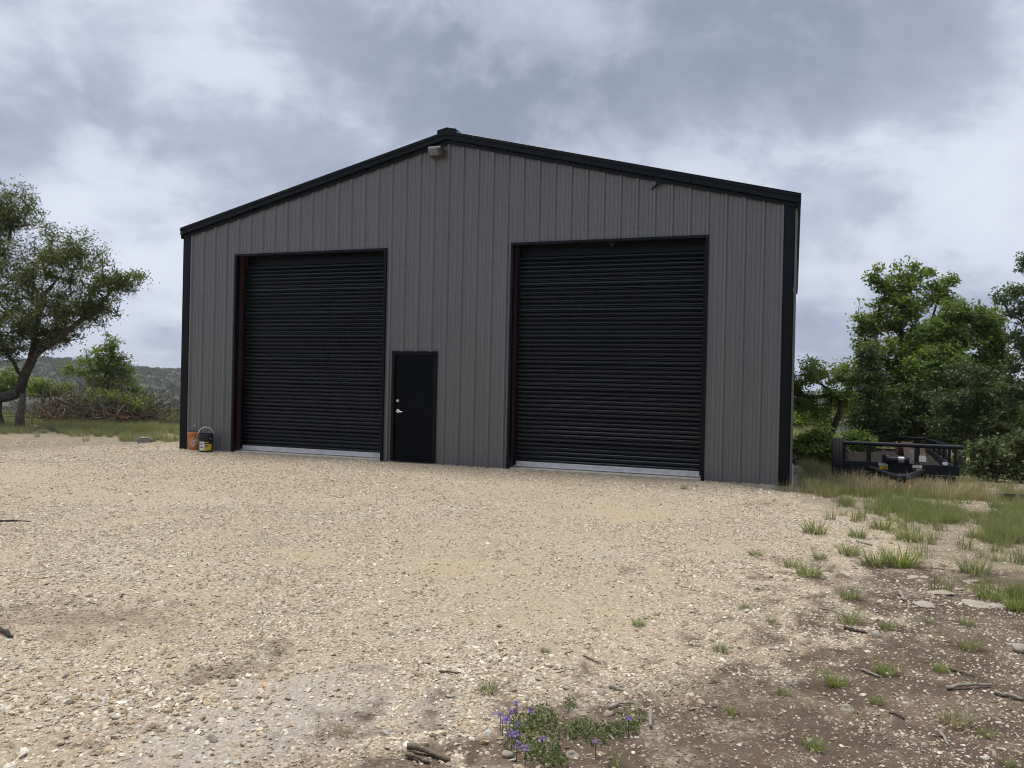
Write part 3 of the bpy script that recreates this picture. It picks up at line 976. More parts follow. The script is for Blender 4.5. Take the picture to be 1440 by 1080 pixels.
# ------------------------------------------------------------------ scatter (geometry nodes, for what nobody can count)
def scatter(name, pts, scl, rot, idx, col, sources, label, cat):
    me = bpy.data.meshes.new(name)
    n = len(pts)
    me.vertices.add(n)
    me.vertices.foreach_set('co', np.ascontiguousarray(pts, dtype=np.float32).ravel())
    for an, tp, key, arr in (('scl', 'FLOAT_VECTOR', 'vector', scl), ('rot', 'FLOAT_VECTOR', 'vector', rot), ('idx', 'INT', 'value', idx), ('col', 'FLOAT_COLOR', 'color', col)):
        a = me.attributes.new(an, tp, 'POINT')
        a.data.foreach_set(key, np.ascontiguousarray(arr, dtype=np.int32 if tp == 'INT' else np.float32).ravel())
    o = link(name, me)
    src = bpy.data.collections.new(name + '_kinds')
    for i, s in enumerate(sources):
        so = bpy.data.objects.new('%s_kind_%02d' % (name, i), s)
        src.objects.link(so)
    ng = bpy.data.node_groups.new(name + '_scatter', 'GeometryNodeTree')
    ng.interface.new_socket('Geometry', in_out='INPUT', socket_type='NodeSocketGeometry')
    ng.interface.new_socket('Geometry', in_out='OUTPUT', socket_type='NodeSocketGeometry')
    N, Lk = ng.nodes, ng.links
    gi, go = N.new('NodeGroupInput'), N.new('NodeGroupOutput')
    ci = N.new('GeometryNodeCollectionInfo')
    ci.inputs[0].default_value = src
    ci.inputs['Separate Children'].default_value = True
    ci.inputs['Reset Children'].default_value = True
    ip = N.new('GeometryNodeInstanceOnPoints')
    ip.inputs['Pick Instance'].default_value = True

    def attr(nm, tp):
        a = N.new('GeometryNodeInputNamedAttribute')
        a.data_type = tp
        a.inputs[0].default_value = nm
        return a.outputs[0]
    er = N.new('FunctionNodeEulerToRotation')
    Lk.new(attr('rot', 'FLOAT_VECTOR'), er.inputs[0])
    Lk.new(gi.outputs[0], ip.inputs['Points'])
    Lk.new(ci.outputs[0], ip.inputs['Instance'])
    Lk.new(attr('idx', 'INT'), ip.inputs['Instance Index'])
    Lk.new(er.outputs[0], ip.inputs['Rotation'])
    Lk.new(attr('scl', 'FLOAT_VECTOR'), ip.inputs['Scale'])
    Lk.new(ip.outputs[0], go.inputs[0])
    md = o.modifiers.new('scatter', 'NODES')
    md.node_group = ng
    tag(o, label, cat, kind='stuff')
    return o


import bmesh


def stone_mesh(seed, flat=0.6, sub=1, rough=0.22, mat='stone'):
    rn = random.Random(seed)
    bm = bmesh.new()
    bmesh.ops.create_icosphere(bm, subdivisions=sub, radius=1.0)
    ph = [rn.uniform(0, 6) for _ in range(6)]
    planes = [Vector((rn.gauss(0, 1), rn.gauss(0, 1), rn.gauss(0, 1))).normalized() for _ in range(6)]
    for v in bm.verts:
        p = v.co.copy()
        k = 1 + rough * (math.sin(p.x * 2.3 + ph[0]) * math.sin(p.y * 2.1 + ph[1]) + 0.6 * math.sin(p.z * 3.1 + ph[2] + p.x))
        for q in planes:
            e = p.dot(q)
            if e > 0.62:
                k *= 1 - 0.55 * (e - 0.62)
        v.co = Vector((p.x * k, p.y * k * rn.uniform(0.95, 1.05), p.z * k * flat))
    me = bpy.data.meshes.new('stone')
    bm.to_mesh(me)
    bm.free()
    me.materials.append(M[mat])
    if sub > 1:
        me.polygons.foreach_set('use_smooth', [True] * len(me.polygons))
        me.set_sharp_from_angle(angle=R(35))
    return me


def in_building(x, y, pad=0.02):
    uu, vv = w2b(x, y)
    return (uu > -pad) & (uu < W + pad) & (vv > -pad) & (vv < LEN + pad)


def view_points(n, y0, y1, margin=1.0, power=1.0, rng=RNG):
    """random ground points in the wedge the photo can see, even over the area if power = 1"""
    q = rng.random(n)
    y = np.sqrt(y0 * y0 + q * (y1 * y1 - y0 * y0)) if power == 1.0 else y0 * (y1 / y0) ** q
    half = y * 0.69 + margin
    x = (rng.random(n) * 2 - 1) * half
    return x, y


def make_gravel():
    srcs = [stone_mesh(s, f, 1, 0.25) for s, f in ((1, 0.5), (2, 0.65), (3, 0.42), (4, 0.75), (5, 0.55), (6, 0.6), (7, 0.35))]
    xs, ys, ss = [], [], []
    for n, y0, y1, lo, hi in ((150000, 2.3, 5.5, 0.0035, 0.0130), (120000, 5.5, 9.5, 0.0055, 0.0155), (120000, 9.5, 18.0, 0.008, 0.019), (1800, 2.3, 7.0, 0.013, 0.024), (2500, 5, 16, 0.015, 0.028)):
        x, y = view_points(n, y0, y1)
        xs.append(x)
        ys.append(y)
        ss.append(lo + (hi - lo) * RNG.random(n) ** 2.4)
    cx, cy = [], []
    for px, py, sx, sy, n in ((120, 1010, 150, 50, 1500), (300, 985, 90, 30, 500), (560, 820, 140, 40, 700), (680, 930, 70, 25, 450), (960, 880, 90, 30, 450), (200, 790, 160, 20, 400), (620, 1050, 80, 20, 260), (1000, 990, 60, 25, 120), (1180, 830, 120, 60, 160)):
        for _ in range(n):
            qx, qy = RNG.normal(px, sx), RNG.normal(py, sy)
            if qy > 640:
                p = gnd(qx, qy, -0.03)
                cx.append(p.x)
                cy.append(p.y)
    xs.append(np.array(cx))
    ys.append(np.array(cy))
    ss.append(0.011 + 0.014 * RNG.random(len(cx)) ** 2)
    x, y, s = map(np.concatenate, (xs, ys, ss))
    dirt, grass, lgrass, fines, sand, dark = masks(x, y)
    patch = sstep(fbm(x, y, 0.9, 3), 0.30, 0.62)
    p = (0.45 + 0.55 * patch) * (1 - (0.80 - 0.48 * sstep(fbm(x + 3, y, 1.1, 3), 0.42, 0.66)) * dirt) * (1 - 0.55 * np.maximum(grass, lgrass)) * (1 - 0.62 * fines) * (1 - 0.80 * sand) * (1 - 0.35 * dark)
    keep = (RNG.random(len(x)) < p) & ~in_building(x, y, 0.05)
    x, y, s, dirt, dark = x[keep], y[keep], s[keep], dirt[keep], dark[keep]
    n = len(x)
    z = H(x, y) + s * 0.10
    pal = np.array([(0.51, 0.45, 0.36), (0.46, 0.385, 0.285), (0.60, 0.545, 0.455), (0.36, 0.29, 0.205), (0.66, 0.63, 0.57), (0.27, 0.23, 0.185), (0.45, 0.40, 0.34), (0.44, 0.33, 0.21)])
    c = pal[RNG.choice(len(pal), n, p=(0.26, 0.17, 0.19, 0.12, 0.10, 0.04, 0.08, 0.04))] * (0.70 + 0.55 * RNG.random((n, 1)))
    k = np.maximum(dirt * 0.35 * RNG.random(n), dark * 0.6)[:, None]
    c = c * (1 - k) + np.array((0.16, 0.12, 0.09)) * k
    asp = 0.75 + 0.5 * RNG.random((n, 3))
    rot = np.stack([RNG.normal(0, 0.35, n), RNG.normal(0, 0.35, n), RNG.random(n) * 6.283], 1)
    scatter('gravel', np.stack([x, y, z], 1), s[:, None] * asp, rot, RNG.integers(0, len(srcs), n), rgba(c), srcs, 'loose cream limestone gravel spread over the pad before the doors', 'gravel')


make_gravel()


# ------------------------------------------------------------------ grass
def blades_mesh(seed, n, h, spread, lean, width, mat, name='grass', tip_seed=False, base_r=None):
    rg = np.random.default_rng(seed)
    br = base_r if base_r is not None else spread * 0.45
    a = rg.random(n) * 6.283
    rad = np.sqrt(rg.random(n)) * br
    bx, by = rad * np.cos(a), rad * np.sin(a)
    az = a + rg.normal(0, 0.7, n)
    L = h * (0.45 + 0.6 * rg.random(n))
    le = lean * (0.25 + 0.9 * rg.random(n))
    seg = 4
    V, Q, T = [], [], []
    px, py, pz = bx.copy(), by.copy(), np.zeros(n) - 0.02
    pts = []
    for s_ in range(seg + 1):
        pts.append((px.copy(), py.copy(), pz.copy()))
        ang = le * (0.35 + 1.1 * s_ / seg)
        st = L / seg
        px = px + np.sin(ang) * np.cos(az) * st
        py = py + np.sin(ang) * np.sin(az) * st
        pz = pz + np.cos(ang) * st
    ta = az + 1.57 + rg.normal(0, 0.5, n)
    dx, dy = np.cos(ta), np.sin(ta)
    tint = 0.75 + 0.5 * rg.random(n)
    warm = rg.random(n)
    verts = np.zeros((n, (seg + 1) * 2, 3))
    cols = np.zeros((n, (seg + 1) * 2, 4))
    for s_, (x, y, z) in enumerate(pts):
        wd = width * (1 - 0.85 * (s_ / seg) ** 1.5) * 0.5
        if tip_seed and s_ >= seg - 1:
            wd = width * 0.9 if s_ == seg - 1 else width * 0.2
        verts[:, s_ * 2] = np.stack([x - dx * wd, y - dy * wd, z], 1)
        verts[:, s_ * 2 + 1] = np.stack([x + dx * wd, y + dy * wd, z], 1)
    c = np.stack([tint * (0.9 + 0.7 * (warm > 0.8)), tint * (0.95 + 0.25 * (warm > 0.8)), tint * (0.9 + 0.3 * (warm > 0.8)), np.ones(n)], 1)
    cols[:] = c[:, None, :]
    base = np.arange(n)[:, None] * ((seg + 1) * 2)
    quads = np.concatenate([base + np.array([2 * s_, 2 * s_ + 1, 2 * s_ + 3, 2 * s_ + 2])[None] for s_ in range(seg)])
    return np_mesh(name, verts.reshape(-1, 3), quads, M[mat], {'tint': cols.reshape(-1, 4)})


def grass_field(name, srcs, x, y, smin, smax, label, seed=1):
    rg = np.random.default_rng(seed)
    n = len(x)
    z = H(x, y)
    s = smin + (smax - smin) * rg.random(n)
    rot = np.stack([rg.normal(0, 0.08, n), rg.normal(0, 0.08, n), rg.random(n) * 6.283], 1)
    scatter(name, np.stack([x, y, z], 1), np.repeat(s[:, None], 3, 1), rot, rg.integers(0, len(srcs), n), np.ones((n, 4)), srcs, label, 'grass')


GS = [blades_mesh(s, 60, 0.30, 0.22, 0.8, 0.006, 'blade') for s in (1, 2, 3, 4)]
LS = [blades_mesh(s, 60, 0.24, 0.22, 0.8, 0.006, 'lushblade') for s in (5, 6)]
DS = [blades_mesh(s, 34, 0.55, 0.20, 0.75, 0.005, 'dryblade', tip_seed=True) for s in (7, 8, 9)]
TH = [blades_mesh(s, 40, 0.22, 0.30, 1.2, 0.005, 'dryblade') for s in (10, 11)]


def clear_of_pad(x, y):
    return ~in_building(x, y, 0.25)


rg = np.random.default_rng(21)
gx, gy = [], []
for px, py, sx, sy, n in ((1340, 735, 50, 18, 420), (1400, 757, 45, 16, 420), (1290, 718, 45, 12, 260), (1420, 722, 40, 12, 260), (1225, 706, 28, 8, 130), (1392, 832, 24, 7, 40), (1436, 846, 18, 12, 60), (1265, 752, 30, 7, 60), (1215, 740, 26, 7, 40), (1350, 776, 30, 8, 90)):
    for _ in range(n):
        p = gnd(rg.normal(px, sx), rg.normal(py, sy), -0.05)
        gx.append(p.x)
        gy.append(p.y)
gx, gy = np.array(gx), np.array(gy)
k = clear_of_pad(gx, gy) & (rg.random(len(gx)) < 0.03 + 0.62 * sstep(fbm(gx + 50, gy, 1.9, 3), 0.47, 0.60))
grass_field('bank_grass', GS + LS, gx[k], gy[k], 0.32, 0.85, 'loose green grass clumps spreading down the bank beside the bare soil', 8)
x, y = rg.random(52000) * 15 + 4.5, rg.random(52000) * 18 + 6.5
dirt_, g_, lg_, f_, s_, d_ = masks(x, y)
cl_ = sstep(fbm(x, y, 0.75, 3), 0.36, 0.56) * (0.10 + 0.90 * sstep(fbm(x + 50, y, 1.9, 3), 0.45, 0.60))
thin = np.clip(1.15 - y / 26.0, 0.25, 1)
k = (rg.random(len(x)) < np.clip(g_ * 1.4, 0, 1) * cl_ * thin * 0.55) & clear_of_pad(x, y) & (y > 6) & (np.abs(x) < 0.72 * y + 1.5)
x, y = x[k], y[k]
grass_field('grass', GS + LS[:1] + TH, x, y, 0.30, 0.80, 'green tufted grass beside the pad in front of the black trailer', 3)
# straw-coloured seed stalks round the trailer
xs, ys = [], []
for px, py, Y, sx, sy, n in ((1225, 668, 12.9, 0.7, 0.4, 26), (1265, 672, 12.9, 1.0, 0.4, 45), (1315, 676, 12.5, 0.9, 0.4, 55), (1350, 680, 12.4, 0.8, 0.6, 24), (1165, 668, 13.3, 0.4, 0.6, 10), (1280, 690, 11.8, 1.2, 0.5, 26)):
    p = at(px, py, Y)
    xs.append(rg.normal(p.x, sx * 0.55, n))
    ys.append(rg.normal(p.y, sy * 0.55, n))
x, y = np.concatenate(xs), np.concatenate(ys)
k = clear_of_pad(x, y)
xg, yg = [], []
for px, py, sx, sy, n in ((1136, 680, 8, 12, 60), (1150, 692, 16, 9, 70), (1165, 682, 18, 8, 60), (1130, 655, 6, 14, 40), (1150, 664, 14, 8, 50)):
    for _ in range(n):
        p = gnd(rg.normal(px, sx), rg.normal(py, sy), -0.12)
        xg.append(p.x)
        yg.append(p.y)
xg, yg = np.array(xg), np.array(yg)
kg = clear_of_pad(xg, yg)
grass_field('corner_grass', GS + TH, xg[kg], yg[kg], 0.5, 1.1, 'green grass growing along the side of the concrete slab', 9)
grass_field('dry_grass', DS, x[k], y[k], 0.35, 0.75, 'straw coloured seeding grass standing in front of the black trailer', 4)
# the strip by the oak
x, y = rg.random(16000) * 26 - 26, rg.random(16000) * 14 + 18
lg_ = masks(x, y)[2]
k = (rg.random(len(x)) < lg_ * sstep(fbm(x, y, 0.6, 3), 0.30, 0.55) * 0.75) & clear_of_pad(x, y) & (np.abs(x) < 0.72 * y + 2)
grass_field('lawn_grass', GS + TH[:1], x[k], y[k], 0.5, 1.0, 'green grass strip growing under the oak and brush pile', 5)
# rough growth on the slope beyond the pad
x, y = rg.random(9000) * 60 - 30, 24 + rg.random(9000) ** 1.5 * 30
k = clear_of_pad(x, y) & (np.abs(x) < 0.72 * y + 2) & (np.abs(x) > 5)
grass_field('slope_grass', GS + TH, x[k], y[k], 0.8, 1.8, 'rough grass on the slope falling away beyond the pad', 6)

# ------------------------------------------------------------------ far scrub
def scrub_mesh(seed):
    rg_ = np.random.default_rng(seed)
    n = 46
    d = rg_.normal(size=(n, 3))
    d /= np.linalg.norm(d, axis=1)[:, None]
    d[:, 2] = np.abs(d[:, 2]) * 1.0 - 0.1
    c = d * (0.55 + 0.45 * rg_.random((n, 1))) * np.array((1, 1, 0.9))
    return leaf_cloud_mesh('scrub', c, np.full(n, 0.42), M['scrub'], rg_, np.ones((n, 3)) * (0.7 + 0.6 * rg_.random((n, 1))), fold=0.3)


def leaf_cloud_mesh(name, c, size, mat, rg_, tint, fold=0.25, nrm_bias=None, aspect=0.55):
    n = len(c)
    a = rg_.normal(size=(n, 3))
    if nrm_bias is not None:
        a = a * 0.9 + nrm_bias
    a /= np.linalg.norm(a, axis=1)[:, None] + 1e-9
    b = rg_.normal(size=(n, 3))
    b -= a * (a * b).sum(1)[:, None]
    b /= np.linalg.norm(b, axis=1)[:, None] + 1e-9
    e = np.cross(a, b)
    s = size[:, None]
    v = np.stack([c - b * s * 0.5, c + e * s * aspect * 0.5 + a * s * fold * 0.3, c + b * s * 0.5, c - e * s * aspect * 0.5 + a * s * fold * 0.3], 1).reshape(-1, 3)
    q = np.arange(n * 4).reshape(n, 4)
    t = np.repeat(rgba(tint), 4, 0)
    return np_mesh(name, v, q, mat, {'tint': t})


rg = np.random.default_rng(31)
n = 17000
th = np.radians(np.concatenate([rg.uniform(-37, -15, 11500), rg.uniform(14, 37, 5500)]))
r = 70 * (1050 / 70.0) ** (rg.random(n) ** 0.62)
x, y = r * np.sin(th), r * np.cos(th)
k = rg.random(n) < (0.15 + 0.85 * sstep(fbm(x, y, 0.012, 4), 0.40, 0.60))
x, y, r = x[k], y[k], r[k]
n = len(x)
s = (1.0 + 1.8 * rg.random(n)) * (0.75 + r / 1500)
scatter('far_scrub', np.stack([x, y, H(x, y) + s * 0.25], 1), np.stack([s, s, s * (0.75 + 0.3 * rg.random(n))], 1), np.stack([0 * s, 0 * s, rg.random(n) * 6.28], 1), rg.integers(0, 4, n), np.ones((n, 4)), [scrub_mesh(q) for q in range(4)], 'grey-green oak and cedar scrub covering the far hills', 'scrub')


# ------------------------------------------------------------------ trees
def grow(base, trunks, lobes, n_attr, seed, step=0.3, jitter=0.25, up=0.15):
    """skeleton: nodes (pos, parent), tips. trunks: list of polylines (world points), first starts at the base"""
    rn = np.random.default_rng(seed)
    pos, par = [], []
    for line in trunks:
        prev = -1
        line = [np.array(p, float) for p in line]
        if pos:
            d = [np.linalg.norm(np.array(q) - line[0]) for q in pos]
            prev = int(np.argmin(d))
            line = [np.array(pos[prev])] + line[1:] if min(d) > 0.02 else line
        for a, b in zip(line[:-1], line[1:]):
            k = max(1, int(np.linalg.norm(b - a) / step))
            for i in range(0 if prev == -1 else 1, k + 1):
                p = a + (b - a) * i / k + rn.normal(0, 0.015, 3)
                pos.append(p)
                par.append(prev)
                prev = len(pos) - 1
    ntr = len(pos)
    wts = np.array([l[2] for l in lobes], float)
    which = rn.choice(len(lobes), n_attr, p=wts / wts.sum())
    A = []
    for wi in which:
        c, rad, _ = lobes[wi]
        d = rn.normal(size=3)
        d /= np.linalg.norm(d)
        A.append(np.array(c) + d * np.array(rad) * (rn.random() ** 0.45))
    A = np.array(A)
    cen = np.array(pos[max(0, ntr - 1)])
    order = np.argsort(np.linalg.norm(A - np.array(pos[ntr // 2]), axis=1) + rn.normal(0, 0.25, len(A)))
    P_ = np.zeros((60000, 3))
    P_[:ntr] = np.array(pos)
    depth = np.zeros(60000)
    nP = ntr
    tips = []
    z_low = base[2] + 0.3
    for ai in order:
        t = A[ai]
        d = np.linalg.norm(P_[:nP] - t, axis=1)
        bad = (P_[:nP, 2] < z_low) * 3.0 + np.maximum(0, P_[:nP, 2] - t[2] - 0.1) * up * 6
        i = int(np.argmin(d + bad + depth[:nP] * 0.02))
        p0 = P_[i].copy()
        L = np.linalg.norm(t - p0)
        k = max(1, int(L / step))
        off = rn.normal(0, jitter, 3) * L * 0.4
        prev = i
        for q in range(1, k + 1):
            f = q / k
            p = p0 + (t - p0) * f + off * math.sin(math.pi * f) * 0.8 + rn.normal(0, 0.02, 3) + np.array((0, 0, -0.12 * L * math.sin(math.pi * f) * 0.5))
            if nP >= 59990:
                break
            P_[nP] = p
            par.append(prev)
            depth[nP] = depth[prev] + 1
            prev = nP
            nP += 1
        tips.append(prev)
    return P_[:nP], par, tips, ntr


def skeleton_mesh(name, P_, par, r_base, r_tip, mat, minr=0.0):
    n = len(P_)
    kids = [[] for _ in range(n)]
    for i, p in enumerate(par):
        if p >= 0:
            kids[p].append(i)
    cnt = np.zeros(n)
    for i in range(n - 1, -1, -1):
        if not kids[i]:
            cnt[i] += 1
        if par[i] >= 0:
            cnt[par[i]] += cnt[i]
    rad = r_tip * cnt ** 0.5
    rad *= 1
    mx = rad.max()
    ex = math.log(r_base / r_tip) / math.log(max(cnt.max(), 2))
    rad = r_tip * cnt ** ex
    mb = MB()
    # chains: follow the thickest child
    start = [i for i in range(n) if par[i] < 0]
    stack = [(s, None) for s in start]
    while stack:
        s, pr = stack.pop()
        chain = [] if pr is None else [pr]
        i = s
        while True:
            chain.append(i)
            if not kids[i]:
                break
            ks = sorted(kids[i], key=lambda q: -cnt[q])
            for q in ks[1:]:
                stack.append((q, i))
            i = ks[0]
        pts = [P_[q] for q in chain]
        rs = [rad[q] for q in chain]
        if pr is not None:
            rs[0] = rs[1]
        if pr is None:
            rs[0] *= 1.35
        m = max(rs)
        if m < minr or len(pts) < 2:
            continue
        mb.tube(pts, rs, 8 if m > 0.05 else (5 if m > 0.015 else 3), cap=False)
    return mb


def tree(name, label, cat, base, trunks, lobes, n_attr, seed, leaf, bark, leaf_size, per_tip, spread, r_base, r_tip=0.006, group=None, step=0.3, hue=0.12, jitter=0.25, along=3, up=0.15, part_crown='crown', aspect=0.55):
    base = Vector(base)
    root = empty(name, base)
    tag(root, label, cat, group)
    P_, par, tips, ntr = grow(base, trunks, lobes, n_attr, seed, step, jitter, up)
    loc = np.array(base)
    mb = skeleton_mesh(name, P_ - loc, par, r_base, r_tip, M[bark])
    mb.build('trunk', M[bark], root, smooth=True)
    rn = np.random.default_rng(seed + 100)
    C, T, S = [], [], []
    for ti, tp in enumerate(tips):
        node = tp
        pts = [P_[node]]
        for _ in range(along):
            if par[node] < ntr:
                break
            node = par[node]
            pts.append(P_[node])
        pts = np.array(pts)
        m = max(1, int(per_tip * rn.uniform(0.5, 1.5)))
        pick = rn.integers(0, len(pts), m)
        d3 = rn.normal(size=(m, 3))
        d3 /= np.linalg.norm(d3, axis=1)[:, None]
        c = pts[pick] + d3 * rn.random((m, 1)) ** 0.6 * spread * 1.55 * np.array((1, 1, 0.75)) * rn.uniform(0.6, 1.2)
        C.append(c)
        g = rn.normal(1.0, 0.16)
        hu = rn.normal(0, hue)
        tt = np.ones((m, 3)) * g * (0.8 + 0.4 * rn.random((m, 1))) * np.array((1 + hu, 1 + hu * 0.25, 1 - hu * 0.5))
        T.append(np.clip(tt, 0.25, 2.0))
        S.append(leaf_size * (0.6 + 0.8 * rn.random(m)))
    C, T, S = np.concatenate(C), np.concatenate(T), np.concatenate(S)
    me = leaf_cloud_mesh(part_crown, C - loc, S, M[leaf], rn, T, nrm_bias=np.array((0, 0, 0.7)), aspect=aspect)
    link(part_crown, me, root)
    return root


def lob(px, py, rx, ry, Y, wgt=None, dy=0.9):
    c = at(px, py, Y)
    k = Y / F
    return (tuple(c), (rx * k, rx * k * dy, ry * k), wgt if wgt is not None else (rx * ry) ** 0.9)


def gz(p):
    """drop a point to the ground"""
    return Vector((p.x, p.y, float(H(p.x, p.y)) - 0.03))


# --- the oak by the brush pile
Y0 = 22.0
b0 = gz(at(-6, 610, Y0))
tr = [[b0, at(-7, 580, Y0), at(-4, 560, Y0), at(14, 556, Y0), at(28, 552, Y0), at(33, 532, Y0 - .2), at(44, 505, Y0 - .3), at(80, 478, Y0 - .5), at(116, 450, Y0 - .7), at(147, 421, Y0 - .8), at(165, 400, Y0 - .8)],
      [at(-4, 560, Y0), at(-25, 520, Y0 + .3), at(-40, 470, Y0 + .5), at(-30, 400, Y0 + .6), at(0, 330, Y0 + .5)],
      [at(44, 505, Y0 - .3), at(50, 460, Y0 + .4), at(62, 415, Y0 + .7), at(90, 380, Y0 + .8)],
      [at(33, 532, Y0), at(12, 500, Y0 - .6), at(-10, 465, Y0 - 1)]]
lobes = [lob(12, 290, 48, 38, Y0 + .5), lob(-40, 330, 60, 70, Y0), lob(40, 380, 70, 50, Y0), lob(105, 355, 52, 34, Y0 - .5), lob(70, 430, 75, 45, Y0 - .4), lob(150, 395, 38, 32, Y0 - .8), lob(185, 392, 26, 12, Y0 - .8, 260),
         lob(125, 435, 45, 25, Y0 - .6), lob(10, 470, 60, 42, Y0 - .6), lob(-60, 450, 60, 70, Y0), lob(78, 470, 40, 22, Y0), lob(75, 330, 25, 14, Y0, 130)]
tree('oak_tree', 'spreading dark live oak with leaning limbs at the edge of the grass strip', 'tree', b0, tr, lobes, 1900, 3, 'oakleaf', 'bark', 0.062, 44, 0.19, 0.185, 0.006, step=0.25)
# bare dead stem under the oak
b1 = gz(at(28, 598, Y0 - .3))
dead = empty('dead_tree', b1)
tag(dead, 'thin grey dead stem standing under the oak limb', 'tree')
mb = MB()
q = [Vector((0, 0, 0)), at(28, 585, Y0 - .3) - b1, at(31, 570, Y0 - .3) - b1, at(33, 553, Y0 - .3) - b1]
mb.tube(q, [0.14, 0.11, 0.09, 0.075], 8)
mb.build('trunk', M['greybark'], dead, smooth=True)

# --- small bright trees behind it
Y1 = 27.0
b2 = gz(at(150, 590, Y1))
tree('young_tree', 'small bright green tree rising behind the brush pile', 'tree', b2,
     [[b2, at(150, 570, Y1), at(146, 545, Y1), at(150, 520, Y1), at(158, 495, Y1)]],
     [lob(158, 482, 14, 13, Y1), lob(140, 510, 30, 22, Y1), lob(170, 512, 16, 16, Y1), lob(150, 545, 38, 20, Y1), lob(180, 550, 26, 16, Y1), lob(100, 520, 18, 16, Y1), lob(195, 568, 24, 14, Y1 - 3.0), lob(140, 560, 34, 14, Y1 - 2.6), lob(175, 535, 22, 14, Y1)],
     420, 5, 'brightleaf', 'bark', 0.085, 30, 0.17, 0.07, 0.006, jitter=0.2)
b2 = gz(at(62, 590, Y1 + 1))
tree('young_tree', 'low leafy sapling seen between the oak limb and dead stem', 'tree', b2,
     [[b2, at(60, 560, Y1 + 1), at(55, 545, Y1 + 1)]],
     [lob(55, 545, 26, 14, Y1 + 1), lob(10, 535, 25, 24, Y1 + 1), lob(90, 548, 14, 10, Y1 + 1)],
     150, 6, 'brightleaf', 'bark', 0.09, 38, 0.17, 0.06, 0.006)
b2 = gz(at(236, 598, Y1 + 1))
tree('leafy_bush', 'yellow-green bush behind the brush pile at the building corner', 'bush', b2,
     [[b2, at(234, 590, Y1 + 1)]],
     [lob(235, 585, 22, 9, Y1 + 1), lob(212, 578, 12, 8, Y1 + 1), lob(252, 588, 8, 8, Y1 + 1)],
     150, 8, 'bushleaf', 'bark', 0.09, 34, 0.14, 0.04, 0.006)

# --- right-hand group
Y2 = 20.5


def bt(px, Y):
    p = at(px, 640, Y)
    return gz(p)


b3 = bt(1272, Y2)
tree('elm_tree', 'tallest bright green elm with a loose pointed top behind the trailer', 'tree', b3,
     [[b3, at(1270, 600, Y2), at(1268, 540, Y2), at(1266, 480, Y2), at(1270, 420, Y2)], [at(1268, 560, Y2), at(1240, 500, Y2 - .4), at(1222, 460, Y2 - .5)], [at(1268, 540, Y2), at(1300, 490, Y2 + .3), at(1316, 430, Y2)]],
     [lob(1272, 405, 34, 28, Y2), lob(1245, 398, 16, 14, Y2, 110), lob(1312, 412, 16, 18, Y2, 160), lob(1268, 440, 46, 26, Y2), lob(1222, 458, 16, 16, Y2, 160), lob(1255, 500, 58, 32, Y2 - .3), lob(1300, 490, 45, 35, Y2 + .2), lob(1265, 550, 70, 36, Y2), lob(1212, 480, 14, 20, Y2, 120)] + [lob(a_, b_, 8, 8, Y2, 45) for a_, b_ in ((1228, 392), (1236, 378), (1262, 376), (1284, 373), (1306, 384), (1326, 400), (1332, 425), (1216, 425), (1206, 445), (1205, 462), (1338, 395))],
     700, 15, 'brightleaf', 'bark', 0.085, 44, 0.17, 0.13, 0.006, up=0.2)
Y3 = 23.5
b3 = bt(1160, Y3)
tree('oak_tree', 'low spreading oak next to the building corner with dark crooked limbs', 'tree', b3,
     [[b3, at(1172, 600, Y3), at(1184, 575, Y3), at(1172, 555, Y3), at(1150, 535, Y3)], [at(1184, 575, Y3), at(1200, 540, Y3), at(1205, 520, Y3)], [at(1175, 560, Y3), at(1140, 560, Y3), at(1110, 552, Y3)]],
     [lob(1140, 522, 30, 18, Y3), lob(1118, 540, 26, 20, Y3), lob(1180, 525, 28, 22, Y3), lob(1165, 555, 30, 14, Y3, 150), lob(1120, 565, 20, 12, Y3, 120), lob(1085, 535, 30, 25, Y3), lob(1150, 580, 36, 18, Y3), lob(1195, 560, 26, 22, Y3)],
     380, 16, 'midleaf', 'bark', 0.08, 38, 0.15, 0.10, 0.006)
Y4 = 19.5
b3 = bt(1372, Y4)
tree('elm_tree', 'round-headed green elm with bare grey limbs showing below its crown', 'tree', b3,
     [[b3, at(1370, 620, Y4), at(1362, 560, Y4), at(1352, 520, Y4), at(1345, 480, Y4), at(1352, 445, Y4)], [at(1362, 570, Y4), at(1385, 530, Y4), at(1395, 480, Y4)], [at(1352, 520, Y4), at(1330, 480, Y4), at(1322, 455, Y4)]],
     [lob(1350, 437, 30, 15, Y4), lob(1385, 450, 26, 20, Y4), lob(1398, 478, 18, 18, Y4), lob(1328, 505, 34, 22, Y4 - .4), lob(1380, 530, 36, 30, Y4), lob(1345, 560, 50, 30, Y4), lob(1330, 450, 10, 14, Y4, 60), lob(1315, 470, 26, 24, Y4), lob(1355, 475, 34, 20, Y4), lob(1300, 520, 30, 26, Y4 - .5), lob(1400, 510, 26, 24, Y4)],
     760, 17, 'midleaf', 'greybark', 0.085, 42, 0.16, 0.10, 0.006)
Y5 = 17.0
b3 = bt(1452, Y5)
tree('juniper_tree', 'dark ragged juniper standing nearest the frame edge above the brush', 'tree', b3,
     [[b3, at(1452, 560, Y5), at(1450, 460, Y5), at(1440, 370, Y5)], [at(1450, 470, Y5), at(1420, 440, Y5), at(1402, 410, Y5)]],
     [lob(1445, 372, 12, 18, Y5, 160), lob(1422, 412, 26, 16, Y5), lob(1450, 430, 34, 30, Y5), lob(1432, 470, 20, 12, Y5, 140), lob(1460, 500, 40, 40, Y5), lob(1425, 545, 40, 35, Y5), lob(1420, 600, 46, 30, Y5)],
     340, 18, 'juniper', 'greybark', 0.075, 46, 0.13, 0.13, 0.006, aspect=0.4)
Y6 = 18.6
b3 = bt(1226, Y6)
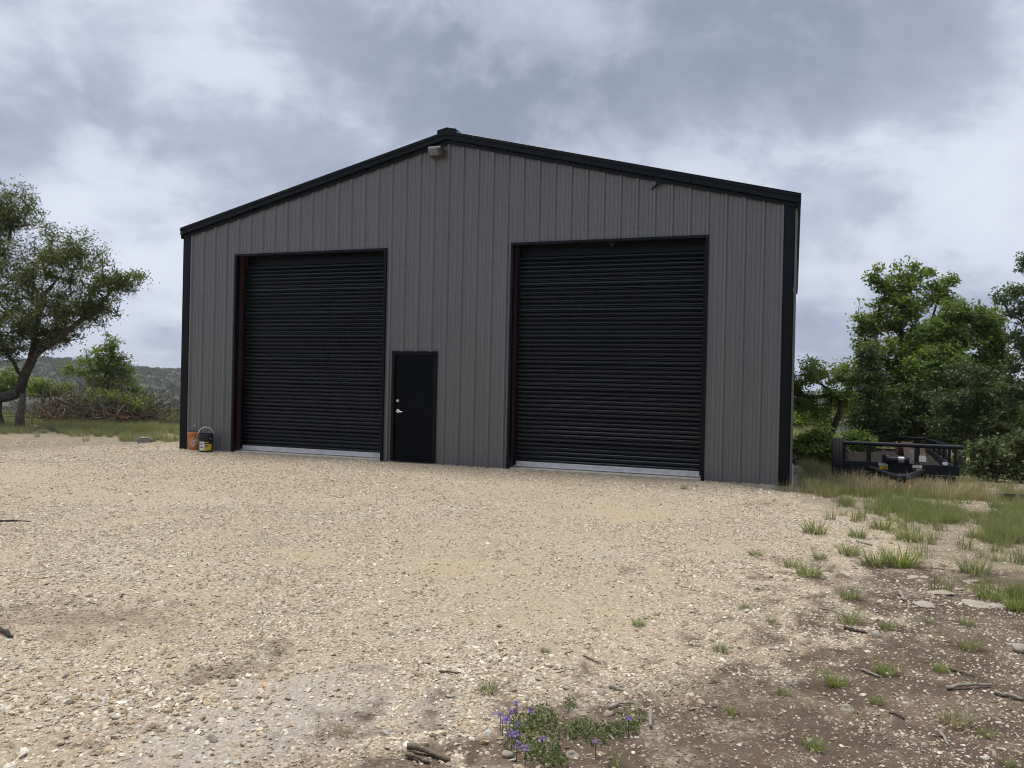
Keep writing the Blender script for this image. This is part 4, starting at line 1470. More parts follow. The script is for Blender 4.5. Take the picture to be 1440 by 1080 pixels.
tree('juniper_tree', 'olive-brown juniper in front of the tallest elm', 'tree', b3,
     [[b3, at(1226, 600, Y6), at(1224, 540, Y6), at(1222, 495, Y6)]],
     [lob(1224, 498, 20, 18, Y6), lob(1222, 535, 32, 26, Y6), lob(1230, 575, 42, 26, Y6), lob(1235, 610, 44, 18, Y6)],
     300, 19, 'juniper', 'bark', 0.075, 44, 0.13, 0.09, 0.006, hue=0.2, aspect=0.4)
Y7 = 17.6
b3 = bt(1352, Y7)
tree('juniper_tree', 'wide dark juniper with dead twigs behind the end of the trailer rail', 'tree', b3,
     [[b3, at(1356, 600, Y7), at(1360, 550, Y7), at(1362, 520, Y7)]],
     [lob(1362, 525, 34, 18, Y7), lob(1350, 560, 46, 24, Y7), lob(1372, 600, 46, 26, Y7), lob(1400, 580, 30, 24, Y7), lob(1330, 600, 34, 22, Y7)],
     330, 20, 'juniper', 'greybark', 0.075, 44, 0.13, 0.08, 0.006, aspect=0.4)
Y8 = 18.8
b3 = bt(1290, Y8)
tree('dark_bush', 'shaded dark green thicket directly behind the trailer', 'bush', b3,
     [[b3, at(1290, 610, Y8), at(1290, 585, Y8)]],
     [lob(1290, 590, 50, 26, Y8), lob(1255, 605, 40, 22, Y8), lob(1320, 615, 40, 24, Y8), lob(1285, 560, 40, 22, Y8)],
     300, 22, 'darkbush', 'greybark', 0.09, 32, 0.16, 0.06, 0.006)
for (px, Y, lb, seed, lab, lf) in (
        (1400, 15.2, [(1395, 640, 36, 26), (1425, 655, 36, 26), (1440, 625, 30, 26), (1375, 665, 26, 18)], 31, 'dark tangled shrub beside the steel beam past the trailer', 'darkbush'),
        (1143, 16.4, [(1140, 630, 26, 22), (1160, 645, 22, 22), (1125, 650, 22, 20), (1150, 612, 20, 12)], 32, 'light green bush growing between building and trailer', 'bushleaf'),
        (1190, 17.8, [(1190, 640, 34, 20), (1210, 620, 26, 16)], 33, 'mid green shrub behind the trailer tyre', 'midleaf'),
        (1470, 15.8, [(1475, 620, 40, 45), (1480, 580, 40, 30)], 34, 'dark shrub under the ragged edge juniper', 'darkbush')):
    b3 = bt(px, Y)
    tree('leafy_bush', lab, 'bush', b3, [[b3, b3 + Vector((0, 0, 0.5))], [b3, b3 + Vector((0.25, 0, 0.45))]], [lob(*q, Y) for q in lb], 190, seed, lf, 'greybark', 0.075, 32, 0.12, 0.04, 0.005, step=0.2)
# farther trees down the slope, filling what shows between the trunks
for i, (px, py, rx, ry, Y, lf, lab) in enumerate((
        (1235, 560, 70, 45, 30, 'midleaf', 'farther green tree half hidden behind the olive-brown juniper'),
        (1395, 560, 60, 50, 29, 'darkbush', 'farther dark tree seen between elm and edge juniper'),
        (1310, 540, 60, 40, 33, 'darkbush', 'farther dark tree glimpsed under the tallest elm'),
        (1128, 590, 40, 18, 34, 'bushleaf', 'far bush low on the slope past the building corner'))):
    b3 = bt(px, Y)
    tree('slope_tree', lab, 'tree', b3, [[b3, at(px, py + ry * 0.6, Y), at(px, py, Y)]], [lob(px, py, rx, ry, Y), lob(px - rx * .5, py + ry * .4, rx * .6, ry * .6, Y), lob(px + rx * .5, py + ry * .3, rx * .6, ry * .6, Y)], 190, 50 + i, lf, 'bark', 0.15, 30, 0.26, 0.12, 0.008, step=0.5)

# unseen tree masses added behind the camera to darken reflections in doors and wall
rg = np.random.default_rng(404)
C, T = [], []
for k in range(44):
    a_ = R(rg.uniform(95, 265))
    d_ = rg.uniform(24, 36)
    h_ = rg.uniform(4.0, 8.5)
    c = np.array((d_ * math.sin(a_), d_ * math.cos(a_), 0.0))
    q = rg.normal(size=(420, 3))
    q /= np.linalg.norm(q, axis=1)[:, None]
    q *= rg.random((420, 1)) ** 0.4
    C.append(c + q * np.array((2.8, 2.8, h_ * 0.46)) + np.array((0, 0, h_ * 0.52)))
    T.append(np.ones((420, 3)) * rg.uniform(0.7, 1.3) * (0.8 + 0.4 * rg.random((420, 1))))
C, T = np.concatenate(C), np.concatenate(T)
tag(link('wood', leaf_cloud_mesh('wood', C, 0.35 + 0.35 * rg.random(len(C)), M['darkbush'], rg, T, aspect=0.8)), 'unseen dark trees added behind the camera to darken reflections in the steel', 'wood', kind='stuff')

# ------------------------------------------------------------------ brush pile
def stick(mb, p, d, L, r, rn, n=5, kink=0.12):
    pts, q = [Vector(p)], Vector(d).normalized()
    k = 5
    for i in range(k):
        q = (q + Vector((rn.gauss(0, kink), rn.gauss(0, kink), rn.gauss(0, kink)))).normalized()
        pts.append(pts[-1] + q * (L / k))
    mb.tube(pts, [r * (1 - 0.65 * i / k) for i in range(k + 1)], n)
    return pts


Yb = 25.0
bp = gz(at(160, 600, Yb))
pile = empty('brush_pile', bp)
tag(pile, 'tangled heap of felled cedar branches behind the grass strip', 'brush pile')
rn = random.Random(4)
kpx = Yb / F
for mat, cnt, rr_, ll, nm in (('greybark', 900, (0.006, 0.016), (0.5, 1.6), 'twigs'), ('deadwood', 420, (0.008, 0.024), (0.6, 1.9), 'twigs'), ('redwood', 150, (0.012, 0.03), (0.5, 1.3), 'twigs'), ('bark', 420, (0.006, 0.016), (0.4, 1.2), 'twigs')):
    mb = MB()
    for i in range(cnt):
        px = rn.gauss(150, 52) if mat != 'redwood' else rn.choice((rn.gauss(70, 14), rn.gauss(175, 20)))
        px = min(max(px, 45), 250)
        prof = np.interp(px, [45, 70, 100, 150, 190, 230, 250], [6, 16, 36, 36, 28, 16, 10])
        hz = abs(rn.gauss(0, 0.45)) * prof * kpx if mat != 'redwood' else rn.random() * 16 * kpx
        hz = min(hz, prof * kpx)
        p = at(px, 600, Yb + rn.gauss(0, 0.9))
        p.z = float(H(p.x, p.y)) + hz
        stick(mb, p - bp, (rn.gauss(0, 1), rn.gauss(0, 0.7), rn.gauss(0.1, 0.45)), rn.uniform(*ll), rn.uniform(*rr_), rn, 3, 0.2)
    o = mb.build(nm, M[mat], pile)
    o['kind'] = 'stuff'
for (x0, y0, x1, y1, r_, mt) in ((68, 590, 82, 558, 0.07, 'deadwood'), (78, 560, 112, 578, 0.06, 'deadwood'), (60, 592, 100, 583, 0.07, 'redwood'), (155, 590, 195, 598, 0.08, 'redwood'), (165, 588, 200, 594, 0.05, 'redwood'), (110, 575, 135, 570, 0.05, 'deadwood'), (124, 600, 124, 591, 0.05, 'palewood'), (200, 598, 245, 594, 0.05, 'greybark'), (140, 592, 120, 560, 0.04, 'greybark')):
    a_, b_ = at(x0, y0, Yb - 1.0) - bp, at(x1, y1, Yb - 0.8) - bp
    mb = MB()
    stick(mb, a_, b_ - a_, (b_ - a_).length, r_, rn, 7, 0.10)
    mb.build('branch', M[mt], pile, smooth=True)
# leafy remains on the heap
rg = np.random.default_rng(77)
n = 2600
px = np.clip(rg.normal(150, 45, n), 60, 250)
cc = np.array([tuple(at(a, 596 - abs(rg.normal(0, 0.5)) * 36, Yb + rg.normal(0, 0.7)) - bp) for a in px])
link('dead_leaves', leaf_cloud_mesh('dead_leaves', cc, 0.05 + 0.06 * rg.random(n), leaf_mat('dry cedar sprays', (0.085, 0.075, 0.045), 0.2), rg, np.ones((n, 3)) * (0.5 + rg.random((n, 1)))), pile)['kind'] = 'stuff'

# ------------------------------------------------------------------ trailer
ta = 0.40
tp = at(1187, 622, 13.75)
tz = float(H(tp.x, tp.y))
trl = empty('utility_trailer', (tp.x, tp.y, tz), -ta)
trl.scale = (0.81, 1, 1)
tag(trl, 'black steel utility trailer with pipe rail and winch in tall grass', 'trailer')
TW, TL = 2.12, 5.4
hz_ = 0.615 - tz


def tpart(nm, mat, mb, par=None, **k):
    return mb.build(nm, M[mat], par or trl, **k)


ft = lambda y: -0.030 * y            # it stands slightly nose-up
tpart('front_rail', 'tsteel', MB().tube([(-0.03, 0, hz_), (TW + 0.12, 0, hz_ + 0.01)], 0.036, 12), smooth=True, angle=50)
tpart('rear_rail', 'tsteel', MB().tube([(0, TL, hz_ + ft(TL)), (TW, TL, hz_ + ft(TL))], 0.032, 10), smooth=True, angle=50)
for xx in (0.0, TW):
    tpart('side_rail', 'tsteel', MB().tube([(xx, 0.036, hz_), (xx, TL, hz_ + ft(TL))], 0.030, 10), smooth=True, angle=50)
    tpart('frame_beam', 'tsteel', MB().box((xx - 0.04, 0.0, 0.30), (xx + 0.04, TL, 0.42)), bevel=0.006)
    for k in range(7):
        yy = 0.85 * k + 0.04 if k else 0.0
        yy = min(yy, TL - 0.03)
        if k:
            tpart('post', 'tsteel', MB().box((xx - 0.025, yy - 0.025, 0.421), (xx + 0.025, yy + 0.025, hz_ + ft(yy) - 0.03)))
for xx, ww in ((0.0, 0.05), (0.50, 0.055), (1.42, 0.06), (TW, 0.04)):
    tpart('post', 'tsteel', MB().box((xx - ww, -0.035, 0.422), (xx + ww * 0.6, 0.03, hz_ - 0.03)))
tpart('front_beam', 'tsteel', MB().box((-0.06, -0.055, 0.28), (TW + 0.06, -0.002, 0.44)), bevel=0.006)
tpart('lower_beam', 'tsteel', MB().box((0.0, -0.01, 0.12), (TW, 0.05, 0.26)), bevel=0.006)
tpart('rear_beam', 'tsteel', MB().box((0.0, TL + 0.002, 0.16), (TW, TL + 0.08, 0.30)))
for k in range(9):
    w_ = TW / 9
    tpart('deck_board', 'deckwood', MB().box((k * w_ + 0.05 * (k == 0) + 0.004, 0.06, 0.265), ((k + 1) * w_ - 0.05 * (k == 8) - 0.004, TL - 0.05, 0.298)))
tpart('coupler', 'tsteel', MB().tube([(0.5, -0.06, 0.33), (0.98, -1.2, 0.30)], 0.05, 6).tube([(1.55, -0.06, 0.33), (1.06, -1.2, 0.30)], 0.05, 6).box((0.94, -1.45, 0.26), (1.10, -1.15, 0.36)))


def wheel(x, y, k=1.0):
    prof = []
    rad, wdt = 0.405, 0.10
    for r_, ww in ((0.21, -0.09), (0.30, -0.105), (0.375, -0.10), (0.400, -0.082), (0.408, -0.05), (0.398, -0.044), (0.398, -0.038), (0.408, -0.032), (0.41, 0.0), (0.408, 0.032), (0.398, 0.038), (0.398, 0.044), (0.408, 0.05), (0.400, 0.082), (0.375, 0.10), (0.30, 0.105), (0.21, 0.09)):
        prof.append((r_, ww))
    mb = MB().lathe(prof, 40)
    mb.v = [(v[2] * k + x, v[0] * k + y, v[1] * k + 0.405 * k) for v in mb.v]
    t_ = mb.build('wheel', M['rubber'], trl, smooth=True, angle=35)
    mb = MB().lathe([(0.0, 0.02), (0.07, 0.02), (0.08, 0.0), (0.17, -0.02), (0.205, -0.06), (0.212, -0.092), (0.212, 0.09), (0.0, 0.085)], 28)
    mb.v = [((-v[2] if x > 1 else v[2]) * k + x, v[0] * k + y, v[1] * k + 0.405 * k) for v in mb.v]
    mb.build('rim', M['steelgrey'], t_, smooth=True, angle=35)


wheel(-0.13, 0.12)
wheel(-0.16, 3.2, 0.78)
wheel(TW + 0.16, 3.2, 0.78)
# winch and its bits on the front beam
wn = MB().tube([(0.86, -0.10, 0.50), (1.20, -0.10, 0.50)], 0.055, 14).tube([(0.82, -0.10, 0.50), (0.86, -0.10, 0.50)], 0.085, 14).tube([(1.20, -0.10, 0.50), (1.25, -0.10, 0.50)], 0.085, 14)
wn.box((0.74, -0.17, 0.442), (0.815, -0.04, 0.58)).box((0.80, -0.14, 0.441), (1.30, -0.06, 0.452))
wo_ = tpart('winch', 'tsteel', wn, smooth=True, angle=40)
MB().tube([(1.05, -0.10, 0.50), (1.16, -0.10, 0.50)], 0.060, 14).box((1.254, -0.16, 0.45), (1.33, -0.05, 0.66)).build('winch_motor', M['steelgrey'], wo_, smooth=True, angle=40)
MB().tube([(0.72, -0.05, 0.70), (0.80, -0.10, 0.62), (0.86, -0.12, 0.56)], 0.008, 5).build('winch_cable', M['greybark'], wo_)
MB().tube([(1.34, -0.10, 0.50), (1.44, -0.13, 0.42), (1.36, -0.16, 0.34), (1.30, -0.15, 0.40)], 0.008, 5).build('winch_cable', M['greybark'], wo_)
for a_, b_, z0, z1, mt, nm in ((0.68, 0.86, 0.385, 0.430, 'white', 'decal'), (0.70, 0.86, 0.325, 0.375, 'yellow', 'decal'), (1.32, 1.50, 0.375, 0.425, 'white', 'decal'), (1.40, 1.52, 0.315, 0.365, 'yellow', 'decal')):
    MB().box((a_, -0.060, z0), (b_, -0.0565, z1)).build(nm, M[mt], trl)
for k in range(3):
    MB().box((0.74 + 0.04 * k, -0.0625, 0.335), (0.76 + 0.04 * k, -0.0605, 0.365)).build('decal_mark', M['blackplastic'], trl)
MB().box((1.44, -0.050, 0.485), (1.57, -0.040, 0.585)).build('plate', M['white'], trl)
MB().lathe([(0.0, 0.0), (0.055, 0.0), (0.055, 0.012), (0.0, 0.012)], 16).build('lamp_lens', M['white'], trl, loc=None)
lo = bpy.data.objects['lamp_lens']
lo.rotation_euler = (R(90), 0, 0)
lo.scale = (1, 0.5, 1)
lo.location = (1.92, -0.058, 0.475)
mb = MB()
mb.box((-0.22, -0.3, 0), (0.22, 0.3, 0.012), Matrix.Translation((1.42, 0.6, 0.56)) @ Matrix.Rotation(R(20), 4, 'X') @ Matrix.Rotation(R(8), 4, 'Y'))
rs = mb.build('rusty_sheet', M['rust'], None)
rs.matrix_world = Matrix.Translation((tp.x, tp.y, tz)) @ Matrix.Rotation(-ta, 4, 'Z') @ Matrix.Diagonal((0.81, 1, 1, 1))
tag(rs, 'rusty brown steel sheet lying tilted on the trailer deck', 'metal sheet')
mb = MB().box((1.30, 3.6, 0.31), (1.95, 4.6, 0.50)).box((1.4, 3.7, 0.502), (1.7, 4.3, 0.56))
rs = mb.build('rusty_tank', M['rust'], None, bevel=0.05)
rs.matrix_world = Matrix.Translation((tp.x, tp.y, tz)) @ Matrix.Rotation(-ta, 4, 'Z') @ Matrix.Diagonal((0.81, 1, 1, 1))
tag(rs, 'low rusty box loaded at the rear of the trailer', 'box')

# black steel beam at the frame edge
p = gz(at(1450, 692, 12.3))
mb = MB().box((-0.5, -0.05, 0.05), (0.8, 0.05, 0.12)).box((-0.5, 0.06, 0.03), (0.8, 0.075, 0.14)).box((-0.5, -0.075, 0.03), (0.8, -0.06, 0.14)).box((-0.35, -0.059, 0.0), (-0.30, 0.059, 0.049))
o = mb.build('steel_beam', M['tsteel'], None, bevel=0.004)
o.location = p
o.rotation_euler = (0, 0, -0.1)
tag(o, 'black steel channel beam lying in the grass past the trailer', 'beam')


# ------------------------------------------------------------------ buckets and block by the wall
def bucket(px, py, Y, mat, name, label, h=0.37, r=0.15):
    p = gz(at(px, py, Y))
    p.z += 0.03
    root = empty(name, p)
    tag(root, label, 'bucket')
    prof = [(0.0, 0.004), (r * 0.86, 0.004), (r * 0.88, 0.02), (r * 0.97, h * 0.80), (r * 1.05, h * 0.80), (r * 1.05, h * 0.83), (r * 0.985, h * 0.835), (r * 0.99, h * 0.89), (r * 1.05, h * 0.89), (r * 1.06, h * 0.98), (r * 1.03, h), (r * 0.98, h), (r * 0.95, h * 0.9), (r * 0.9, h * 0.5), (0.0, h * 0.5)]
    MB().lathe(prof, 32).build('body', M[mat], root, smooth=True, angle=35)
    return root, r, h


def wrap(mb, r_at, a_c, z_scale=1.0):
    """flat (x,0,z) mesh wrapped round a bucket wall at angle a_c"""
    out = []
    for x_, y_, z_ in mb.v:
        rad = r_at(z_) + y_
        a_ = a_c + x_ / r_at(z_)
        out.append((rad * math.cos(a_), rad * math.sin(a_), z_))
    mb.v = out
    return mb


def patch(x0, x1, z0, z1, t=0.0025, n=8):
    mb = MB()
    for k in range(n):
        a_, b_ = x0 + (x1 - x0) * k / n, x0 + (x1 - x0) * (k + 1) / n
        mb.add([(a_, t, z0), (b_, t, z0), (b_, t, z1), (a_, t, z1)], [(0, 1, 2, 3)])
    return mb


def text_mb(txt, size):
    cu = bpy.data.curves.new('lettering', 'FONT')
    cu.body = txt
    cu.size = size
    cu.align_x = 'CENTER'
    cu.offset = size * 0.02
    ob = bpy.data.objects.new('lettering', cu)
    COL.objects.link(ob)
    dg = bpy.context.evaluated_depsgraph_get()
    me = ob.evaluated_get(dg).to_mesh()
    mb = MB()
    mb.add([(v.co.x, 0, v.co.y) for v in me.vertices], [tuple(p_.vertices) for p_ in me.polygons])
    ob.evaluated_get(dg).to_mesh_clear()
    bpy.data.objects.remove(ob)
    bpy.data.curves.remove(cu)
    return mb


rb = lambda z_: 0.15 * (0.88 + 0.09 * z_ / 0.30)
cam_ang = lambda p: math.atan2(-p.y, -p.x)
# black tub with a white and yellow label
tub, r, h = bucket(289, 633, 16.25, 'blackplastic', 'paint_bucket', 'black bucket with white and yellow label and raised pale handle')
ac = cam_ang(tub.location)
wrap(patch(-0.135, -0.045 + 0.02, 0.03, 0.215), rb, ac).build('white_label', M['white'], tub)
wrap(patch(-0.0245, 0.135, 0.03, 0.165), rb, ac).build('yellow_label', M['yellow'], tub)
wrap(patch(-0.0245, 0.07, 0.166, 0.20), rb, ac).build('black_label', M['blackplastic'], tub)
wrap(patch(-0.015, 0.045, 0.10, 0.155, 0.0045), rb, ac).build('picture_label', M['brownprint'], tub)
wrap(patch(-0.015, 0.06, 0.188, 0.205, 0.0055), rb, ac).build('yellow_label', M['yellow'], tub)
for z0 in (0.09, 0.155):
    wrap(patch(-0.115, -0.055, z0, z0 + 0.022, 0.0045), rb, ac).build('print_bar', M['greyprint'], tub)
wrap(patch(0.08, 0.115, 0.262, 0.282, 0.006), rb, ac).build('white_tab', M['white'], tub)
pts = [(0.155 * math.cos(t_) , 0.0, 0.29 + 0.215 * math.sin(t_) ** 0.8) for t_ in np.linspace(0.02, math.pi - 0.02, 17)]
ca = ac + math.pi / 2
hd = MB().tube([(q_[0] * math.cos(ca), q_[0] * math.sin(ca), q_[2]) for q_ in pts], 0.0085, 8)
hd.build('handle', M['white'], tub, smooth=True)
# orange pail
pail, r, h = bucket(274, 630, 16.66, 'orange', 'orange_bucket', 'orange plastic bucket with white diagonal lettering behind the black bucket', 0.38)
ac = cam_ang(pail.location)
for i, tx in enumerate(('THE', 'HOME', 'DEPOT')):
    m_ = text_mb(tx, 0.062 if i else 0.035)
    off = (0.062, 0.022, -0.030)[i]
    c45, s45 = math.cos(R(40)), math.sin(R(40))
    m_.v = [(-0.01 + x_ * c45 - (z_ + off - 0.01) * s45, 0.003, 0.155 + x_ * s45 + (z_ + off - 0.01) * c45) for x_, _, z_ in m_.v]
    wrap(m_, rb, ac).build('lettering', M['white'], pail)
for off in (0.095, -0.045):
    m_ = patch(-0.085, 0.085, off, off + 0.008)
    m_.v = [(-0.01 + x_ * c45 - z_ * s45, 0.003, 0.155 + x_ * s45 + z_ * c45) for x_, _, z_ in m_.v]
    wrap(m_, rb, ac).build('logo_border', M['white'], pail)
ca = ac + math.pi / 2 + 0.2
pts = [(0.155 * math.cos(t_), 0.0, 0.31 + 0.20 * math.sin(t_)) for t_ in np.linspace(0.02, math.pi - 0.02, 17)]
MB().tube([(q_[0] * math.cos(ca), q_[0] * math.sin(ca), q_[2]) for q_ in pts], 0.003, 6).build('handle', M['wire'], pail, smooth=True)
MB().tube([(q_[0] * math.cos(ca), q_[0] * math.sin(ca), q_[2] + 0.001) for q_ in pts[7:10]], 0.010, 8).build('handle_grip', M['white'], pail, smooth=True)

p = gz(at(203, 627, 18.0))
mb = MB().box((-0.14, -0.10, 0.02), (0.14, 0.10, 0.12)).box((-0.12, -0.10, 0.122), (0.10, 0.08, 0.150))
o = mb.build('concrete_block', M['block'], None, bevel=0.012)
o.location = p
o.rotation_euler = (0, 0, 0.3)
tag(o, 'small grey concrete block lying on gravel edge near the brush pile', 'block')

# ------------------------------------------------------------------ rocks one can pick out
RM = [stone_mesh(200 + s_, f_, 3, 0.30, 'rock') for s_, f_ in ((1, 0.6), (2, 0.7), (3, 0.55), (4, 0.65))]
RF = [stone_mesh(220 + s_, f_, 3, 0.34, 'rock') for s_, f_ in ((1, 0.22), (2, 0.26), (3, 0.18))]


def rock(px, py, wpx, label, flat=False, hmul=1.0, name='limestone_rock', sink=0.25, zrot=None):
    p = gnd(px, py, 0)
    z = float(H(p.x, p.y))
    p = gnd(px, py, z)
    rad = wpx / 2 / F * p.y
    ms = RF if flat else RM
    o = link(name, ms[(int(px) * 7 + int(py)) % len(ms)])
    o.location = (p.x, p.y, float(H(p.x, p.y)) + rad * (0.05 if flat else sink))
    o.rotation_euler = (0.1 * math.sin(px), 0.12 * math.cos(py), zrot if zrot is not None else (px * 0.37) % 6.28)
    o.scale = (rad, rad * 0.8, rad * hmul)
    tag(o, label, 'rock', 'loose limestone rocks on the bare soil')
    return o


for a_ in ((804, 1062, 21, 'tan angular rock at the front of the purple wildflowers'),
           (1112, 962, 17, 'lone cream rock on brown soil, between gravel edge and lush tuft'),
           (1192, 998, 21, 'knobbly pale rock below the small dark green weed'),
           (1163, 1013, 14, 'round buff rock, smaller neighbour of the knobbly pale rock'),
           (1299, 1049, 13, 'small square pale rock near the dry straw tuft'),
           (1436, 916, 24, 'white rock at the frame edge beyond the bleached branch'),
           (1232, 894, 20, 'low grey rock touching the dark stick past the gravel'),
           (1131, 684, 26, 'flat white rock at the foot of the slab corner'),
           (1125, 668, 24, 'whitish boulder against the side of the concrete slab'),
           (1131, 677, 14, 'white upright stone in grass beside the slab corner'),
           (1140, 667, 18, 'grey stone half hidden in grass by the slab'),
           (1172, 897, 10, 'pebble-sized cream rock beside the dark stick'),
           (712, 1064, 17, 'cream rock among gravel before the driftwood log'),
           (653, 1032, 12, 'small cream rock in gravel above the driftwood log'),
           (846, 975, 17, 'buff rock behind the purple wildflowers near a grey stick'),
           (856, 1005, 17, 'pale jagged rock at the tip of the pale twig'),
           (741, 983, 12, 'cream rock above the purple blooms'),
           (297, 1040, 20, 'cream rock on the gravel beside a dark damp patch'),
           (265, 1028, 15, 'pale flat-topped rock next to the dark damp patch'),
           (361, 924, 12, 'cream rock on the dark soil streak in the gravel'),
           (361, 926, 8, 'tiny cream rock beside the one on the dark soil streak')):
    rock(*a_)
for a_ in ((40, 604, 26, 'low pale rock in the grass under the oak'),
           (62, 607, 20, 'thin pale rock in grass below the dead stem'),
           (1325, 834, 40, 'longest grey-white flat slab on the soil below the grass'),
           (1300, 851, 38, 'white flat slab nearest the camera in the slab cluster'),
           (1324, 826, 22, 'narrow white slab just behind the longest slab'),
           (1283, 812, 18, 'thin pale slab at the edge of the grass clumps'),
           (1300, 812, 14, 'short pale slab beside the thin pale slab'),
           (1366, 818, 24, 'tilted pale slab below the broad grass clump'),
           (1372, 850, 40, 'broken pale slab ledge beside the flowering tuft'),
           (1402, 852, 26, 'light grey slab next to the broken ledge'),
           (1347, 829, 14, 'small white slab end-on to the longest slab')):
    rock(a_[0], a_[1], a_[2], a_[3], True)


# ------------------------------------------------------------------ sticks and logs one can pick out
def branch(pts, r, mat, label, name='dead_branch', n=7):
    q = []
    for px, py, lift in pts:
        p = gnd(px, py, 0)
        z = float(H(p.x, p.y))
        p = gnd(px, py, z)
        q.append(Vector((p.x, p.y, float(H(p.x, p.y)) + lift)))
    c = q[0].copy()
    rn_ = random.Random(int(pts[0][0]))
    fine = []
    for a_, b_ in zip(q[:-1], q[1:]):
        for k in range(4):
            fine.append(a_.lerp(b_, k / 4) - c + Vector((rn_.gauss(0, r * 0.25), rn_.gauss(0, r * 0.25), rn_.gauss(0, r * 0.2))))
    fine.append(q[-1] - c)
    m_ = len(fine)
    mb = MB().tube(fine, [r * (1 - 0.45 * i_ / m_) * rn_.uniform(0.7, 1.25) for i_ in range(m_)], n)
    o = mb.build(name, M[mat], None, smooth=True, loc=c)
    tag(o, label, 'branch', 'dead sticks lying on the ground')
    return o


branch([(573, 1056, .02), (600, 1062, .025), (632, 1073, .01)], 0.014, 'deadwood', 'split brown driftwood log at the bottom of the gravel', 'driftwood_log')
branch([(570, 1066, .014), (588, 1070, .016), (604, 1074, .008)], 0.010, 'deadwood', 'short log piece lying against the split driftwood log', 'driftwood_log')
branch([(0, 888, .02), (8, 895, .03), (17, 899, .008)], 0.014, 'darkwood', 'dark stubby branch end on the sandy gravel at the frame edge')
branch([(618, 946, .01), (634, 948, .012), (648, 947, .006)], 0.007, 'deadwood', 'brown stick at the gravel edge above the purple wildflowers')
branch([(857, 968, .012), (868, 971, .014), (881, 975, .01)], 0.014, 'palewood', 'thick grey stick behind the wildflowers')
branch([(856, 998, .01), (870, 993, .014), (890, 991, .01)], 0.008, 'palewood', 'thin pale twig pointing at the jagged rock')
branch([(916, 1009, .05), (915, 1018, .03), (914, 1027, .02)], 0.012, 'palewood', 'grey stub standing on the soil beyond the wildflowers')
branch([(1333, 971, .012), (1350, 969, .02), (1372, 968, .022), (1392, 966, .012)], 0.011, 'palewood', 'long bleached branch lying across the brown soil')
branch([(1400, 977, .01), (1420, 982, .016), (1440, 986, .01)], 0.012, 'palewood', 'bleached branch reaching the frame edge near the long one')
branch([(1213, 944, .008), (1224, 949, .012), (1236, 953, .008)], 0.009, 'palewood', 'short grey stick left of the yellowish tuft')
branch([(1188, 885, .012), (1202, 889, .014), (1216, 891, .01)], 0.014, 'darkwood', 'dark stick lying past the gravel edge')
branch([(1264, 836, .03), (1268, 842, .025), (1273, 847, .01)], 0.016, 'palewood', 'stubby pale branch propped near the white slabs')
branch([(1336, 943, .012), (1352, 948, .016), (1370, 953, .012)], 0.010, 'deadwood', 'brown stick beside the pale green tuft')
branch([(1192, 870, .01), (1176, 862, .012), (1150, 856, .01)], 0.008, 'palewood', 'thin pale stick across the gravel edge')
branch([(1205, 762, .01), (1215, 765, .015), (1226, 768, .01)], 0.016, 'palewood', 'pale stick between the grass clumps on the gravel')
branch([(0, 734, .012), (20, 734, .014), (42, 735, .006)], 0.012, 'darkwood', 'dark flat branch lying on the open gravel')
branch([(1250, 1005, .008), (1262, 1008, .01), (1272, 1013, .008)], 0.006, 'darkwood', 'thin dark twig on the bare soil')
branch([(1322, 1033, .01), (1328, 1040, .014), (1334, 1050, .008)], 0.008, 'palewood', 'pale twig under the dry straw tuft')
branch([(820, 925, .008), (832, 931, .01), (846, 936, .006)], 0.005, 'darkwood', 'dark twig on gravel near the small central tuft')

# fine litter of twigs on the soil
rg = np.random.default_rng(91)
tw = []
for s_ in range(5):
    mb = MB()
    rn_ = random.Random(s_)
    stick(mb, (-0.5, 0, 0), (1, 0, 0.02), 1.0, 0.018, rn_, 4, 0.18)
    tw.append(mb.mesh('twig', M['palewood' if s_ % 2 else 'deadwood']))
x, y = view_points(42000, 2.3, 9.5, rng=rg)
dirt_, g_, lg_, f_, s_, d_ = masks(x, y)
k = rg.random(len(x)) < (dirt_ * 0.8 + 0.015) * sstep(fbm(x, y, 1.6, 3), 0.35, 0.6) * (1 - g_)
x, y = x[k], y[k]
n = len(x)
s = 0.018 + 0.10 * rg.random(n) ** 3
scatter('twig_litter', np.stack([x, y, H(x, y) + 0.006], 1), np.stack([s, s * 0.8, s * 0.8], 1), np.stack([rg.normal(0, .1, n), rg.normal(0, .12, n), rg.random(n) * 6.28], 1), rg.integers(0, 5, n), np.ones((n, 4)), tw, 'small dry twigs and bark littering the brown soil', 'twigs')

# ------------------------------------------------------------------ grass tufts one can pick out
TM = {'g': [blades_mesh(300 + s_, 120, 0.5, 0.5, 1.15, 0.012, 'blade', 'grass_tuft', base_r=0.16) for s_ in range(4)],
      'l': [blades_mesh(310 + s_, 130, 0.5, 0.5, 1.15, 0.014, 'lushblade', 'grass_tuft', base_r=0.18) for s_ in range(2)],
      'd': [blades_mesh(320 + s_, 150, 0.55, 0.5, 1.0, 0.010, 'dryblade', 'grass_tuft', base_r=0.2) for s_ in range(2)],
      't': [blades_mesh(330 + s_, 60, 0.9, 0.4, 0.6, 0.012, 'blade', 'grass_tuft', base_r=0.16) for s_ in range(2)]}


def tuft(px, py, wpx, kind, label):
    p = gnd(px, py, 0)
    z = float(H(p.x, p.y))
    p = gnd(px, py, z)
    k = wpx / F * p.y
    ms = TM[kind]
    o = link('grass_tuft', ms[int(px + py) % len(ms)])
    o.location = (p.x, p.y, float(H(p.x, p.y)))
    o.rotation_euler = (0, 0, (px * 0.61) % 6.28)
    o.scale = (k * 1.7, k * 1.7, k * 1.05)
    tag(o, label, 'grass tuft', 'grass tufts on bare ground')


